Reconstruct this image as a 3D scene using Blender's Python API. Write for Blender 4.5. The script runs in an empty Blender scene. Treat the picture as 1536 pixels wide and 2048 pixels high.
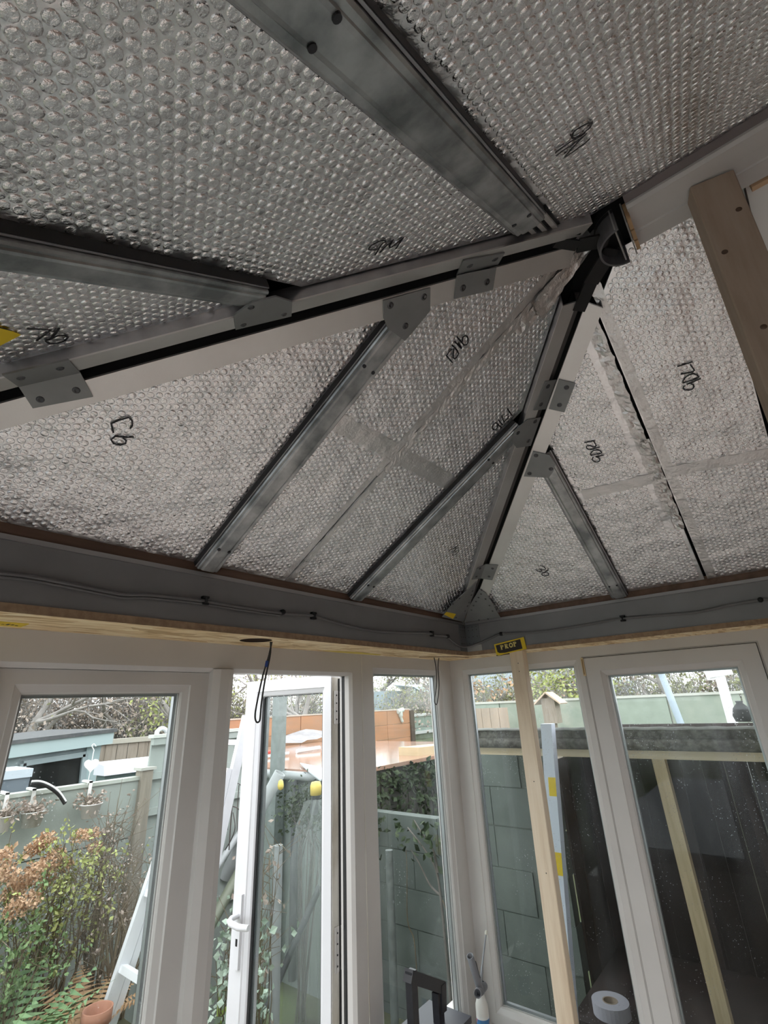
import bpy, math, random
import numpy as np
from mathutils import Matrix, Vector

# ------------------------------------------------------------------ camera
scene = bpy.context.scene
COL = scene.collection
FPX, YAW, PITCH, ROLL = 941.4, -0.66365, 0.38881, -0.04548
CAM = np.array([1.358, -2.238, 1.86])
def _rot():
    f = np.array([math.sin(YAW)*math.cos(PITCH), math.cos(YAW)*math.cos(PITCH), math.sin(PITCH)])
    r = np.array([math.cos(YAW), -math.sin(YAW), 0.0]); u = np.cross(r, f)
    c, s = math.cos(ROLL), math.sin(ROLL)
    return np.array([c*r+s*u, -(-s*r+c*u), f])
RC = _rot()
cd = bpy.data.cameras.new('camera'); cam = bpy.data.objects.new('camera', cd); COL.objects.link(cam)
cd.sensor_fit = 'HORIZONTAL'; cd.sensor_width = 36.0; cd.lens = FPX/1536*36.0
cd.clip_start = 0.02; cd.clip_end = 200
cam.matrix_world = Matrix(((RC[0][0], -RC[1][0], -RC[2][0], CAM[0]), (RC[0][1], -RC[1][1], -RC[2][1], CAM[1]),
                           (RC[0][2], -RC[1][2], -RC[2][2], CAM[2]), (0, 0, 0, 1)))
scene.camera = cam

# ------------------------------------------------------------------ overcast sky, exposure
world = bpy.data.worlds.new('overcast_sky'); scene.world = world; world.use_nodes = True
_nt = world.node_tree; _bg = _nt.nodes['Background']
_bg.inputs[0].default_value = (0.94, 0.965, 1.0, 1); _bg.inputs[1].default_value = 1.35
vs = scene.view_settings
vs.view_transform = 'Standard'; vs.look = 'None'; vs.gamma = 1; vs.use_curve_mapping = False
vs.exposure = 1.35
scene.cycles.max_bounces = 14; scene.cycles.diffuse_bounces = 7; scene.cycles.glossy_bounces = 6
scene.cycles.transparent_max_bounces = 24; scene.cycles.transmission_bounces = 6
scene.cycles.caustics_reflective = True; scene.cycles.sample_clamp_indirect = 6.0

# ------------------------------------------------------------------ helpers
random.seed(7); RNG = np.random.default_rng(7)
def ray(px): 
    return RC.T @ np.array([(px[0]-768)/FPX, (px[1]-1024)/FPX, 1.0])
def atx(px, x): d = ray(px); return CAM + d*(x-CAM[0])/d[0]
def aty(px, y): d = ray(px); return CAM + d*(y-CAM[1])/d[1]
def atz(px, z): d = ray(px); return CAM + d*(z-CAM[2])/d[2]
def atn(px, n, p): d = ray(px); return CAM + d*((np.array(p)-CAM)@n)/(d@n)
V3 = lambda *a: np.array(a, float)
def nrm(v): v = np.array(v, float); return v/np.linalg.norm(v)

def tag(o, label=None, cat=None, group=None, kind=None):
    if label: o['label'] = label
    if cat: o['category'] = cat
    if group: o['group'] = group
    if kind: o['kind'] = kind
    return o
def adopt(o, p):
    if p is not None:
        o.parent = p
        o.matrix_parent_inverse = Matrix.Translation(-p.location) if p.parent is None else Matrix.Identity(4)   # meshes are in world coordinates
    return o
def thing(name, loc=(0, 0, 0), label=None, cat=None, group=None, kind=None, parent=None):
    o = bpy.data.objects.new(name, None); COL.objects.link(o); o.empty_display_size = 0.05
    if parent is None: o.location = tuple(float(c) for c in loc)
    else: adopt(o, parent)
    return tag(o, label, cat, group, kind)

class MB:
    def __init__(s): s.v = []; s.f = []; s.sm = []
    def add(s, vs_, fs, smooth=False):
        b = len(s.v); s.v += [tuple(float(c) for c in p) for p in vs_]
        s.f += [tuple(i+b for i in f) for f in fs]; s.sm += [smooth]*len(fs); return s
    def hexa(s, p):   # p: 4 bottom (ccw from top) + 4 top
        return s.add(p, [(3, 2, 1, 0), (4, 5, 6, 7), (0, 1, 5, 4), (1, 2, 6, 5), (2, 3, 7, 6), (3, 0, 4, 7)])
    def box(s, a, b):
        x0, y0, z0 = (min(a[i], b[i]) for i in range(3)); x1, y1, z1 = (max(a[i], b[i]) for i in range(3))
        return s.hexa([(x0, y0, z0), (x1, y0, z0), (x1, y1, z0), (x0, y1, z0), (x0, y0, z1), (x1, y0, z1), (x1, y1, z1), (x0, y1, z1)])
    def obox(s, c, ax, ay, az):   # half-extent vectors
        c, ax, ay, az = map(np.array, (c, ax, ay, az))
        return s.hexa([c-ax-ay-az, c+ax-ay-az, c+ax+ay-az, c-ax+ay-az, c-ax-ay+az, c+ax-ay+az, c+ax+ay+az, c-ax+ay+az])
    def beam(s, p, q, w, d, up=(0, 0, 1), taper=1.0):   # square bar from p to q
        p, q = np.array(p, float), np.array(q, float); t = nrm(q-p)
        a = np.cross(t, up)
        a = nrm(a) if np.linalg.norm(a) > 1e-6 else V3(1, 0, 0)
        b = np.cross(a, t)
        A, B = a*w/2, b*d/2
        return s.hexa([p-A-B, p+A-B, p+A+B, p-A+B, q-A*taper-B*taper, q+A*taper-B*taper, q+A*taper+B*taper, q-A*taper+B*taper])
    def prism(s, poly, off):
        n = len(poly); off = np.array(off, float)
        P = [np.array(p, float) for p in poly]
        return s.add(P+[p+off for p in P], [tuple(range(n-1, -1, -1)), tuple(range(n, 2*n))]+[(i, (i+1) % n, n+(i+1) % n, n+i) for i in range(n)])
    def tube(s, pts, r, n=8, smooth=True, cap=True):
        P = [np.array(p, float) for p in pts]; m = len(P)
        R = r if hasattr(r, '__len__') else [r]*m
        vs_, fs = [], []
        t0 = nrm(P[1]-P[0]); ref = V3(0, 0, 1) if abs(t0[2]) < .9 else V3(1, 0, 0)
        a = nrm(np.cross(t0, ref))
        for i in range(m):
            t = nrm((P[min(i+1, m-1)]-P[max(i-1, 0)]))
            a = a - t*(a@t); a = nrm(a); b = np.cross(t, a)
            for k in range(n):
                an = 2*math.pi*k/n; vs_.append(P[i]+R[i]*(math.cos(an)*a+math.sin(an)*b))
        for i in range(m-1):
            for k in range(n):
                fs.append((i*n+k, i*n+(k+1) % n, (i+1)*n+(k+1) % n, (i+1)*n+k))
        s.add(vs_, fs, smooth)
        if cap:
            s.add(vs_[:n], [tuple(range(n-1, -1, -1))]); s.add(vs_[-n:], [tuple(range(n))])
        return s
    def lathe(s, c, axis, prof, n=16, smooth=True):   # prof: (radius, distance along axis)
        c = np.array(c, float); t = nrm(axis); ref = V3(0, 0, 1) if abs(t[2]) < .9 else V3(1, 0, 0)
        a = nrm(np.cross(t, ref)); b = np.cross(t, a); vs_, fs = [], []
        for r, h in prof:
            for k in range(n):
                an = 2*math.pi*k/n; vs_.append(c+t*h+r*(math.cos(an)*a+math.sin(an)*b))
        for i in range(len(prof)-1):
            for k in range(n): fs.append((i*n+k, i*n+(k+1) % n, (i+1)*n+(k+1) % n, (i+1)*n+k))
        return s.add(vs_, fs, smooth)
    def disc(s, c, axis, r, h, n=12):
        return s.lathe(c, axis, [(0.0001, 0), (r, 0), (r, h), (0.0001, h)], n, False)
    def build(s, name, mat, parent=None, kind=None):
        me = bpy.data.meshes.new(name); me.from_pydata(s.v, [], s.f)
        me.polygons.foreach_set('use_smooth', s.sm); me.materials.append(mat); me.update()
        o = bpy.data.objects.new(name, me); COL.objects.link(o); adopt(o, parent)
        if kind: o['kind'] = kind
        return o

# ------------------------------------------------------------------ materials
def newmat(name):
    m = bpy.data.materials.new(name); m.use_nodes = True; nt = m.node_tree
    return m, nt, nt.nodes['Principled BSDF']
def N(nt, t, **kw):
    n = nt.nodes.new(t)
    for k, v in kw.items():
        if k in ('op',): n.operation = v
        else: setattr(n, k, v)
    return n
def coords(nt, scale=(1, 1, 1), rot=(0, 0, 0)):
    tc = N(nt, 'ShaderNodeTexCoord'); mp = N(nt, 'ShaderNodeMapping'); nt.links.new(tc.outputs['Object'], mp.inputs[0])
    mp.inputs['Scale'].default_value = scale; mp.inputs['Rotation'].default_value = rot
    return mp.outputs[0]
def noise(nt, vec, scale, detail=4, rough=.55):
    n = N(nt, 'ShaderNodeTexNoise'); nt.links.new(vec, n.inputs['Vector'])
    n.inputs['Scale'].default_value = scale; n.inputs['Detail'].default_value = detail; n.inputs['Roughness'].default_value = rough
    return n.outputs['Fac']
def ramp(nt, fac, stops):
    r = N(nt, 'ShaderNodeValToRGB'); nt.links.new(fac, r.inputs[0]); e = r.color_ramp.elements
    while len(e) < len(stops): e.new(.5)
    for k, (p, c) in enumerate(stops):
        e[k].position = p; e[k].color = (*c, 1) if len(c) == 3 else c
    return r.outputs[0]
def pmat(name, c1, c2=None, rough=.55, metal=0.0, scale=6, stretch=(1, 1, 1), bump=0.0, bscale=40, lo=.35, hi=.65, detail=5, spec=.5, dist=.002, rot=(0, 0, 0)):
    m, nt, b = newmat(name); b.inputs['Roughness'].default_value = rough; b.inputs['Metallic'].default_value = metal
    b.inputs['Specular IOR Level'].default_value = spec
    if c2 is None: b.inputs['Base Color'].default_value = (*c1, 1)
    if c2 is not None or bump: vec = coords(nt, stretch, rot)
    if c2 is not None:
        nt.links.new(ramp(nt, noise(nt, vec, scale, detail), [(lo, c1), (hi, c2)]), b.inputs['Base Color'])
    if bump:
        bp = N(nt, 'ShaderNodeBump'); bp.inputs['Strength'].default_value = bump; bp.inputs['Distance'].default_value = dist
        nt.links.new(noise(nt, vec, bscale, 4), bp.inputs['Height']); nt.links.new(bp.outputs[0], b.inputs['Normal'])
    return m
def wood(name, c1, c2, c3, axis, scale=14, rough=.65, knots=True):
    m, nt, b = newmat(name); b.inputs['Roughness'].default_value = rough
    st = [1.0, 1.0, 1.0]; st[axis] = .07
    vec = coords(nt, tuple(st)); f = noise(nt, vec, scale*3, 6, .6)
    col = ramp(nt, f, [(.3, c1), (.5, c2), (.72, c3)])
    if knots:
        sk = [1.0, 1.0, 1.0]; sk[axis] = .45
        v = N(nt, 'ShaderNodeTexVoronoi'); v.inputs['Scale'].default_value = 5.5; nt.links.new(coords(nt, tuple(sk)), v.inputs['Vector'])
        kr = ramp(nt, v.outputs['Distance'], [(.03, (1, 1, 1)), (.075, (0, 0, 0))])
        mx = N(nt, 'ShaderNodeMix'); mx.data_type = 'RGBA'; nt.links.new(kr, mx.inputs[0]); nt.links.new(col, mx.inputs[6])
        mx.inputs[7].default_value = (c1[0]*.35, c1[1]*.3, c1[2]*.25, 1); col = mx.outputs[2]
    nt.links.new(col, b.inputs['Base Color'])
    bp = N(nt, 'ShaderNodeBump'); bp.inputs['Strength'].default_value = .25; bp.inputs['Distance'].default_value = .001
    nt.links.new(f, bp.inputs['Height']); nt.links.new(bp.outputs[0], b.inputs['Normal'])
    return m
def foil(name, rough=.28, tint=(.97, .965, .97), fine=.5, broad=.35):
    m, nt, b = newmat(name); b.inputs['Metallic'].default_value = 1; b.inputs['Roughness'].default_value = rough
    vec = coords(nt)
    nt.links.new(ramp(nt, noise(nt, vec, 9, 3), [(.3, tuple(c*.93 for c in tint)), (.7, tint)]), b.inputs['Base Color'])
    b1 = N(nt, 'ShaderNodeBump'); b1.inputs['Strength'].default_value = fine; b1.inputs['Distance'].default_value = .0032
    nt.links.new(noise(nt, vec, 170, 3, .6), b1.inputs['Height'])
    b2 = N(nt, 'ShaderNodeBump'); b2.inputs['Strength'].default_value = broad; b2.inputs['Distance'].default_value = .05
    nt.links.new(noise(nt, vec, 11, 3, .5), b2.inputs['Height'])
    nt.links.new(b1.outputs[0], b2.inputs['Normal']); nt.links.new(b2.outputs[0], b.inputs['Normal'])
    return m
def glassmat(name, dirt=.5, drops=True, amt=.55, tint=(.96, .985, .975)):
    m = bpy.data.materials.new(name); m.use_nodes = True; nt = m.node_tree; nt.nodes.clear(); L = nt.links.new
    out = N(nt, 'ShaderNodeOutputMaterial'); tr = N(nt, 'ShaderNodeBsdfTransparent'); tr.inputs[0].default_value = (*tint, 1)
    gl = N(nt, 'ShaderNodeBsdfGlossy'); gl.inputs['Roughness'].default_value = .01; gl.inputs['Color'].default_value = (1, 1, 1, 1)
    ge = N(nt, 'ShaderNodeNewGeometry'); dt = N(nt, 'ShaderNodeVectorMath', op='DOT_PRODUCT'); L(ge.outputs['Normal'], dt.inputs[0]); L(ge.outputs['Incoming'], dt.inputs[1])
    ab = N(nt, 'ShaderNodeMath', op='ABSOLUTE'); L(dt.outputs['Value'], ab.inputs[0]); om = N(nt, 'ShaderNodeMath', op='SUBTRACT'); om.inputs[0].default_value = 1; L(ab.outputs[0], om.inputs[1])
    pw = N(nt, 'ShaderNodeMath', op='POWER'); L(om.outputs[0], pw.inputs[0]); pw.inputs[1].default_value = 5
    fr = N(nt, 'ShaderNodeMath', op='MULTIPLY_ADD'); L(pw.outputs[0], fr.inputs[0]); fr.inputs[1].default_value = .96; fr.inputs[2].default_value = .016
    mx = N(nt, 'ShaderNodeMixShader'); L(fr.outputs[0], mx.inputs[0]); L(tr.outputs[0], mx.inputs[1]); L(gl.outputs[0], mx.inputs[2])
    last = mx
    if dirt:
        vec = coords(nt); df = N(nt, 'ShaderNodeBsdfTranslucent'); df.inputs[0].default_value = (.9, .93, .95, 1)
        a = ramp(nt, noise(nt, coords(nt, (1, 1, .35)), 6, 6, .65), [(.42, (0, 0, 0)), (.8, (dirt, dirt, dirt))])
        if drops:
            v = N(nt, 'ShaderNodeTexVoronoi'); v.inputs['Scale'].default_value = 95; v.inputs['Randomness'].default_value = 1; L(vec, v.inputs['Vector'])
            d = ramp(nt, v.outputs['Distance'], [(.07, (amt, amt, amt)), (.16, (0, 0, 0))])
            k = ramp(nt, noise(nt, vec, 7, 3), [(.44, (0, 0, 0)), (.58, (1, 1, 1))])
            mm = N(nt, 'ShaderNodeMix'); mm.data_type = 'RGBA'; mm.blend_type = 'MULTIPLY'; mm.inputs[0].default_value = 1; L(d, mm.inputs[6]); L(k, mm.inputs[7])
            ad = N(nt, 'ShaderNodeMix'); ad.data_type = 'RGBA'; ad.blend_type = 'ADD'; ad.inputs[0].default_value = 1; L(a, ad.inputs[6]); L(mm.outputs[2], ad.inputs[7]); a = ad.outputs[2]
        m2 = N(nt, 'ShaderNodeMixShader'); L(a, m2.inputs[0]); L(mx.outputs[0], m2.inputs[1]); L(df.outputs[0], m2.inputs[2]); last = m2
    L(last.outputs[0], out.inputs[0]); return m
def leafmat(name, c1, c2, scale=25):
    m = pmat(name, c1, c2, rough=.6, scale=scale, lo=.3, hi=.7, spec=.25); return m

UPVC = pmat('shaded_white_upvc', (.60, .575, .555), (.56, .535, .515), rough=.32, scale=4)  # shaded copy of the white uPVC, greyed for the dim room side
UPVC_LEAF = pmat('lit_white_upvc', (.78, .78, .80), (.74, .74, .76), rough=.3, scale=4)  # lit copy of the same uPVC, brightened for the leaf out in daylight
UPVC_EDGE = pmat('weathered_upvc_edge', (.70, .68, .62), (.45, .40, .32), rough=.5, scale=14, stretch=(1, 1, .3), lo=.45, hi=.75)
RUBBER = pmat('black_gasket', (.012, .012, .013), rough=.6)
LIPGREY = pmat('grey_lip_seal', (.40, .39, .38), rough=.5)
SPACER = pmat('spacer_metal', (.42, .43, .45), rough=.4, metal=.8)
GLASS = glassmat('window_glass', dirt=.03, amt=.3); GLASS_WET = glassmat('wet_window_glass', dirt=.05)
FOIL = foil('foil_sheet', fine=.35); BUBBLE = foil('foil_bubbles', rough=.24, fine=.6, broad=.2)
TAPE = foil('foil_tape', rough=.34, tint=(.80, .79, .78), fine=.5, broad=.22)
INK = pmat('marker_ink', (.006, .006, .01), rough=.45)
ALU = pmat('mill_aluminium', (.74, .73, .71), (.66, .64, .62), rough=.42, metal=.9, scale=5, stretch=(1, 1, 1), bump=.08, bscale=300)
GALV = pmat('galvanised_steel', (.54, .555, .555), (.22, .235, .24), rough=.38, metal=.95, scale=16, stretch=(1, 1, 1), lo=.35, hi=.68, detail=8, bump=.05, bscale=120)
GALV_EDGE = pmat('galvanised_edge', (.46, .46, .47), (.36, .36, .37), rough=.45, metal=.9, scale=20)
PLATE = pmat('grey_coated_plate', (.27, .275, .275), (.235, .24, .24), rough=.5, metal=.55, scale=12, bump=.04, bscale=200)
BEAM = pmat('grey_coated_beam', (.25, .245, .25), (.21, .205, .21), rough=.5, metal=.35, scale=5, lo=.3, hi=.7, bump=.04, bscale=150)
SCREW = pmat('dark_screw', (.05, .05, .055), rough=.4, metal=.8)
SCREWG = pmat('plate_screw', (.10, .10, .105), rough=.4, metal=.9)
BLACK = pmat('matt_black', (.010, .010, .011), rough=.75)
CABLE = pmat('grey_cable_sheath', (.13, .125, .125), rough=.5)
DARKCABLE = pmat('dark_cable', (.035, .033, .033), rough=.5)
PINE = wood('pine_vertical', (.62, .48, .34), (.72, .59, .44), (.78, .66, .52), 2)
PINE_D = wood('shaded_pine_post', (.31, .225, .165), (.36, .27, .205), (.39, .305, .24), 2)  # pine toned darker so the colour carries the post's dim lighting
PINE_X = wood('pine_along_x', (.62, .50, .32), (.72, .60, .42), (.78, .67, .5), 0, knots=False)
def osb(name, dark=1.0):
    m, nt, b = newmat(name); b.inputs['Roughness'].default_value = .6
    v = N(nt, 'ShaderNodeTexVoronoi'); v.inputs['Scale'].default_value = 90; nt.links.new(coords(nt, (.8, .2, 1)), v.inputs['Vector'])
    v2 = N(nt, 'ShaderNodeTexVoronoi'); v2.inputs['Scale'].default_value = 70; nt.links.new(coords(nt, (.6, .16, 1), (0, 0, .25)), v2.inputs['Vector'])
    mx = N(nt, 'ShaderNodeMix'); mx.data_type = 'RGBA'; mx.inputs[0].default_value = .5
    nt.links.new(v.outputs['Color'], mx.inputs[6]); nt.links.new(v2.outputs['Color'], mx.inputs[7])
    bw = N(nt, 'ShaderNodeRGBToBW'); nt.links.new(mx.outputs[2], bw.inputs[0])
    d = dark
    nt.links.new(ramp(nt, bw.outputs[0], [(.25, (.52*d, .34*d, .16*d)), (.45, (.78*d, .58*d, .32*d)), (.7, (.90*d, .75*d, .50*d))]), b.inputs['Base Color'])
    return m
OSB = osb('osb_board'); OSB_EDGE = pmat('osb_edge', (.24, .15, .09), (.34, .23, .14), rough=.8, scale=60)
PLATEWOOD = pmat('stained_wall_plate', (.11, .065, .045), (.17, .10, .07), rough=.8, scale=40, stretch=(1, .1, 1))
WHITEBOARD = pmat('white_board', (.78, .77, .74), rough=.7)
PLASTER = pmat('plaster', (.82, .78, .74), (.79, .75, .71), rough=.9, scale=3)
LAMINATE = wood('laminate_floor', (.70, .61, .56), (.76, .665, .615), (.80, .705, .655), 0, knots=False)
YELLOW = pmat('yellow_label', (.78, .56, .02), (.70, .48, .02), rough=.5, scale=20)

# ------------------------------------------------------------------ roof geometry
ALPHA = math.radians(31); TA, CA, SA = math.tan(ALPHA), math.cos(ALPHA), math.sin(ALPHA)
BX, BY, BO, ZT = 0.2, -0.156, -2.375, 2.217      # inner faces of the eaves beams, beam top
ZS = 2.06                                        # soffit underside
XH, YO = 2.4, -2.53                              # house wall, window wall behind the camera
# slope: eave origin, along-eave axis, inward horizontal axis
SL = {'E': (V3(BX, 0, ZT), V3(0, 1, 0), V3(1, 0, 0)), 'S': (V3(0, BY, ZT), V3(1, 0, 0), V3(0, -1, 0)), 'O': (V3(0, BO, ZT), V3(1, 0, 0), V3(0, 1, 0))}
def NOUT(k): return -SA*SL[k][2] + V3(0, 0, CA)
def SP(k, u, s, h=0.0): o, a, i = SL[k]; return o + a*u + i*s + V3(0, 0, s*TA) + NOUT(k)*h
def spx(k, px, h=0.0):     # photo point on a slope -> (u, s)
    P = atn(px, NOUT(k), SP(k, 0, 0, h)); o, a, i = SL[k]
    Q = P - NOUT(k)*h - o; return float(Q@a), float(Q@i)

# ------------------------------------------------------------------ room shell
m = MB(); m.box((-.2, YO-.2, -.1), (XH, .2, 0)); tag(m.build('floor', LAMINATE), 'warm brown laminate floor of the sunroom', 'floor', kind='structure')
m = MB(); m.box((-.2, YO-.2, 0), (0, -1.97, .62)); m.box((-.2, -.70, 0), (0, .2, .62)); tag(m.build('wall_left', PLASTER), 'low wall under the end windows beside the doors', 'wall', kind='structure')
m = MB(); m.box((0, 0, 0), (XH, .2, .62)); tag(m.build('wall_right', PLASTER), 'low wall under the side windows', 'wall', kind='structure')
m = MB(); m.box((0, YO-.2, 0), (XH, YO, .62)); tag(m.build('wall_camera', PLASTER), 'low wall under the windows behind the camera', 'wall', kind='structure')
m = MB(); m.box((XH, YO-.2, 0), (XH+.2, .2, 3.3)); tag(m.build('wall_house', pmat('bare_brick', (.36, .26, .22), (.30, .21, .18), rough=.9, scale=5)), 'bare brick house wall', 'wall', kind='structure')
m = MB(); m.box((0, -.70, .62), (.2, 0, .645)); m.box((.2, -.2, .62), (XH, 0, .645)); tag(m.build('trim_1', UPVC), 'white inner window sill running round the corner', 'sill', kind='structure')

# frames: a ring with a bevelled glazing bead; a = along the wall, d = depth into the room
def wpos(w):
    if w == 'E': return lambda a, z, d: (d, a, z)
    if w == 'S': return lambda a, z, d: (a, -d, z)
    return lambda a, z, d: (a, YO+d, z)
def ring(mb, pos, a0, a1, z0, z1, L, R_, T, B, prof):
    loops = []
    for q, d in prof:
        f = (lambda w: w-q if q is not None else 0)
        l, r, t, b = (f(L), f(R_), f(T), f(B)) if q is not None else (0, 0, 0, 0)
        loops.append([pos(a0+l, z0+b, d), pos(a1-r, z0+b, d), pos(a1-r, z1-t, d), pos(a0+l, z1-t, d)])
    n = len(loops); vs_ = [p for lp in loops for p in lp]
    mb.add(vs_, [(i*4+k, i*4+(k+1) % 4, ((i+1) % n)*4+(k+1) % 4, ((i+1) % n)*4+k) for i in range(n) for k in range(4)])
FPROF = lambda d0=0.0, th=.07: [(None, d0), (.022, d0), (.019, d0-.004), (.004, d0-.012), (0, d0-.018), (0, d0-th+.012), (.012, d0-th), (None, d0-th)]
def pane(w, a0, a1, z0, z1, d, parent, glass, ap=0.0):
    pos = wpos(w); m = MB()
    e = .006
    p = [pos(a0-e, z0-e, d-.004), pos(a1+e, z0-e, d-.004), pos(a1+e, z1+e, d-.004), pos(a0-e, z1+e, d-.004)]
    q = [pos(a0-e, z0-e, d), pos(a1+e, z0-e, d), pos(a1+e, z1+e, d), pos(a0-e, z1+e, d)]
    m.hexa(p+q); g = m.build('pane', glass, parent)
    m = MB(); ring(m, pos, a0-.001, a1+.001, z0-.001, z1+.001, .003, .003, .003, .003, [(None, d+.003), (0, d+.003), (0, d-.001), (None, d-.001)]); m.build('gasket', LIPGREY, parent)
    m = MB(); ring(m, pos, a0-.004, a1+.004, z0-.004, z1+.004, .012, .012, .012, .012, [(None, d-.008), (0, d-.008), (0, d-.022), (None, d-.022)]); m.build('spacer_bar', SPACER, parent)
    m = MB(); ring(m, pos, a0-.004, a1+.004, z0-.004, z1+.004, .010, .010, .010, .010, [(None, d-.023), (0, d-.023), (0, d-.027), (None, d-.027)]); m.build('outer_gasket', RUBBER, parent)
    return g
GB = .70   # lower edge of the glass
def fixed(name, w, a0, a1, gl, gr, label, glass=GLASS, zt=1.987):
    t = thing(name, wpos(w)((a0+a1)/2, .645, 0), label, 'window', kind='structure'); m = MB()
    ring(m, wpos(w), a0, a1, .62, ZS, gl-a0, a1-gr, ZS-zt, GB-.62, FPROF()); m.build('frame', UPVC, t)
    pane(w, gl, gr, GB, zt, -.026, t, glass); return t
fixed('window_1', 'E', -.70, 0.0, -.608, -.114, 'narrow fixed white window between the open door and the room corner')
w2 = fixed('window_2', 'S', 0.0, .657, .09, .631, 'fixed white window behind the timber prop, next to the room corner', GLASS_WET)
# opening casement
t = thing('window_3', (1.0, 0, .645), 'white opening casement window at the right edge, over the lean-to view', 'window', kind='structure')
m = MB(); ring(m, wpos('S'), .657, 1.36, .62, ZS, .026, .055, .045, .045, [(None, 0), (.006, 0), (0, -.006), (0, -.05), (None, -.07)]); m.build('frame', UPVC, t)
m = MB(); ring(m, wpos('S'), .6855, 1.303, .668, 2.0125, .0805, .076, .0755, .075, FPROF(.004, .06)); m.build('sash', UPVC, t)
m = MB(); ring(m, wpos('S'), .6835, 1.3045, .6655, 2.0145, .0025, .0025, .0025, .0025, [(None, -.006), (0, -.006), (0, -.05), (None, -.05)]); m.build('sash_seal', RUBBER, t)
pane('S', .766, 1.227, .743, 1.937, -.024, t, GLASS_WET)
fixed('window_4', 'S', 1.36, XH, 1.45, 2.31, 'fixed side window between the casement and the house wall')
for i, (a, b) in enumerate([(0, .85), (.85, 1.7), (1.7, XH)]):
    fixed('window_%d' % (5+i), 'O', a, b, a+.08, b-.08, ['fixed window behind the camera at the garden end', 'fixed window directly behind the camera', 'fixed window behind the camera towards the house', 'fixed window behind the camera at the house wall'][i], glassmat('rear_glass_%d' % i, dirt=0))
fixed('window_8', 'E', YO, -1.97, YO+.09, -2.06, 'fixed end window left of the closed door leaf')

# double door in the end wall: frame and closed leaf
t = thing('door_1', (0, -1.6, 0), 'closed white glazed door leaf with its frame, left of the open leaf', 'door', kind='structure'); P_ = wpos('E')
m = MB()
m.box((-.07, -1.97, 1.987), (0, -.70, ZS)); m.box((-.07, -1.97, 0), (0, -1.925, 1.987)); m.box((-.07, -.757, 0), (0, -.70, 1.987))
m.add([P_(-1.925, 1.987, 0), P_(-.757, 1.987, 0), P_(-.757, 1.975, -.014), P_(-1.925, 1.975, -.014), P_(-.757, 1.975, -.06), P_(-1.925, 1.975, -.06), P_(-.757, 1.987, -.06), P_(-1.925, 1.987, -.06)],
      [(0, 1, 2, 3), (3, 2, 4, 5), (5, 4, 6, 7)])
m.add([P_(-.757, 0, 0), P_(-.757, 1.987, 0), P_(-.766, 1.987, -.012), P_(-.766, 0, -.012), P_(-.766, 1.987, -.06), P_(-.766, 0, -.06), P_(-.757, 1.987, -.06), P_(-.757, 0, -.06)], [(0, 1, 2, 3), (3, 2, 4, 5), (5, 4, 6, 7)])
m.build('frame', UPVC, t)
m = MB(); m.box((-.001, -.7015, .62), (.0015, -.6985, ZS)); m.build('joint_bead', UPVC_EDGE, t)
m = MB(); m.box((-.045, -.7665, .02), (-.035, -.7655, 1.98)); m.box((-.05, -.7675, .02), (-.046, -.766, 1.98)); m.build('frame_seal', RUBBER, t)
m = MB(); ring(m, P_, -1.93, -1.385, .04, 1.974, .075, .079, .056, .11, FPROF(-.02, .06)); lf = m.build('leaf', UPVC, t)
pane('E', -1.855, -1.464, .15, 1.918, -.046, t, GLASS)
m = MB(); m.prism([P_(-1.385, .04, -.02), P_(-1.385, .04, 0), P_(-1.365, .04, .012), P_(-1.335, .04, .012), P_(-1.312, .04, 0), P_(-1.308, .04, -.03), P_(-1.308, .04, -.075), P_(-1.385, .04, -.075)], (0, 0, 1.944)); m.build('meeting_stile', UPVC, t)

# open leaf swung out into the garden
H0, H1 = V3(-.1, -.778, 0), V3(-.592, -.831, 0); LD = nrm(H1-H0); LN = V3(LD[1], -LD[0], 0)
if LN[1] > 0: LN = -LN            # faces the camera side (-y)
LW = float(np.linalg.norm(H1-H0))
lp = lambda a, z, d: tuple(H0 + LD*a + LN*d + V3(0, 0, z))
t = thing('door_2', tuple(H0), 'open white glazed door leaf swung outwards into the garden', 'door', kind='structure')
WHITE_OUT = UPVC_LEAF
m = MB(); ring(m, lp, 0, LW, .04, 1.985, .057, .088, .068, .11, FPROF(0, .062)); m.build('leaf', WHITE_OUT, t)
m = MB(); p = [lp(.05, .14, -.028), lp(LW-.08, .14, -.028), lp(LW-.08, 1.925, -.028), lp(.05, 1.925, -.028)]
m.hexa(p+[tuple(np.array(q)+LN*.004) for q in p]); m.build('pane', glassmat('door_glass', dirt=.05, amt=.3), t)
m = MB(); ring(m, lp, .056, LW-.087, .149, 1.918, .004, .012, .004, .004, [(None, -.018), (0, -.018), (0, -.024), (None, -.024)]); m.build('gasket', RUBBER, t)
m = MB(); ring(m, lp, .056, LW-.087, .149, 1.918, .002, .020, .002, .002, [(None, -.032), (0, -.032), (0, -.046), (None, -.046)]); m.build('spacer_bar', SPACER, t)
m = MB(); p = [lp(-.001, .05, -.006), lp(-.001, 1.975, -.006), lp(-.001, 1.975, -.056), lp(-.001, .05, -.056)]; m.prism(p, -LD*.002); m.build('hinge_edge', UPVC_EDGE, t)
m = MB(); m.obox(lp(-.006, 1.01, -.045), LD*.003, LN*.003, (0, 0, .96)); m.build('edge_seal', RUBBER, t)
for z in (1.86, 1.09, .35):
    m = MB(); m.obox(lp(-.006, z, -.024), LD*.004, LN*.010, (0, 0, .062)); h = m.build('hinge', ALU, t)
    m = MB(); m.tube([lp(-.012, z-.06, -.052), lp(-.012, z+.06, -.052)], .009, 10); m.build('hinge_barrel', UPVC, h)
    m = MB()
    for k in range(4): m.disc(lp(-.0105, z-.045+.03*k, -.024), -LD, .003, .001, 8)
    m.build('hinge_screw', SCREW, h)
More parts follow.
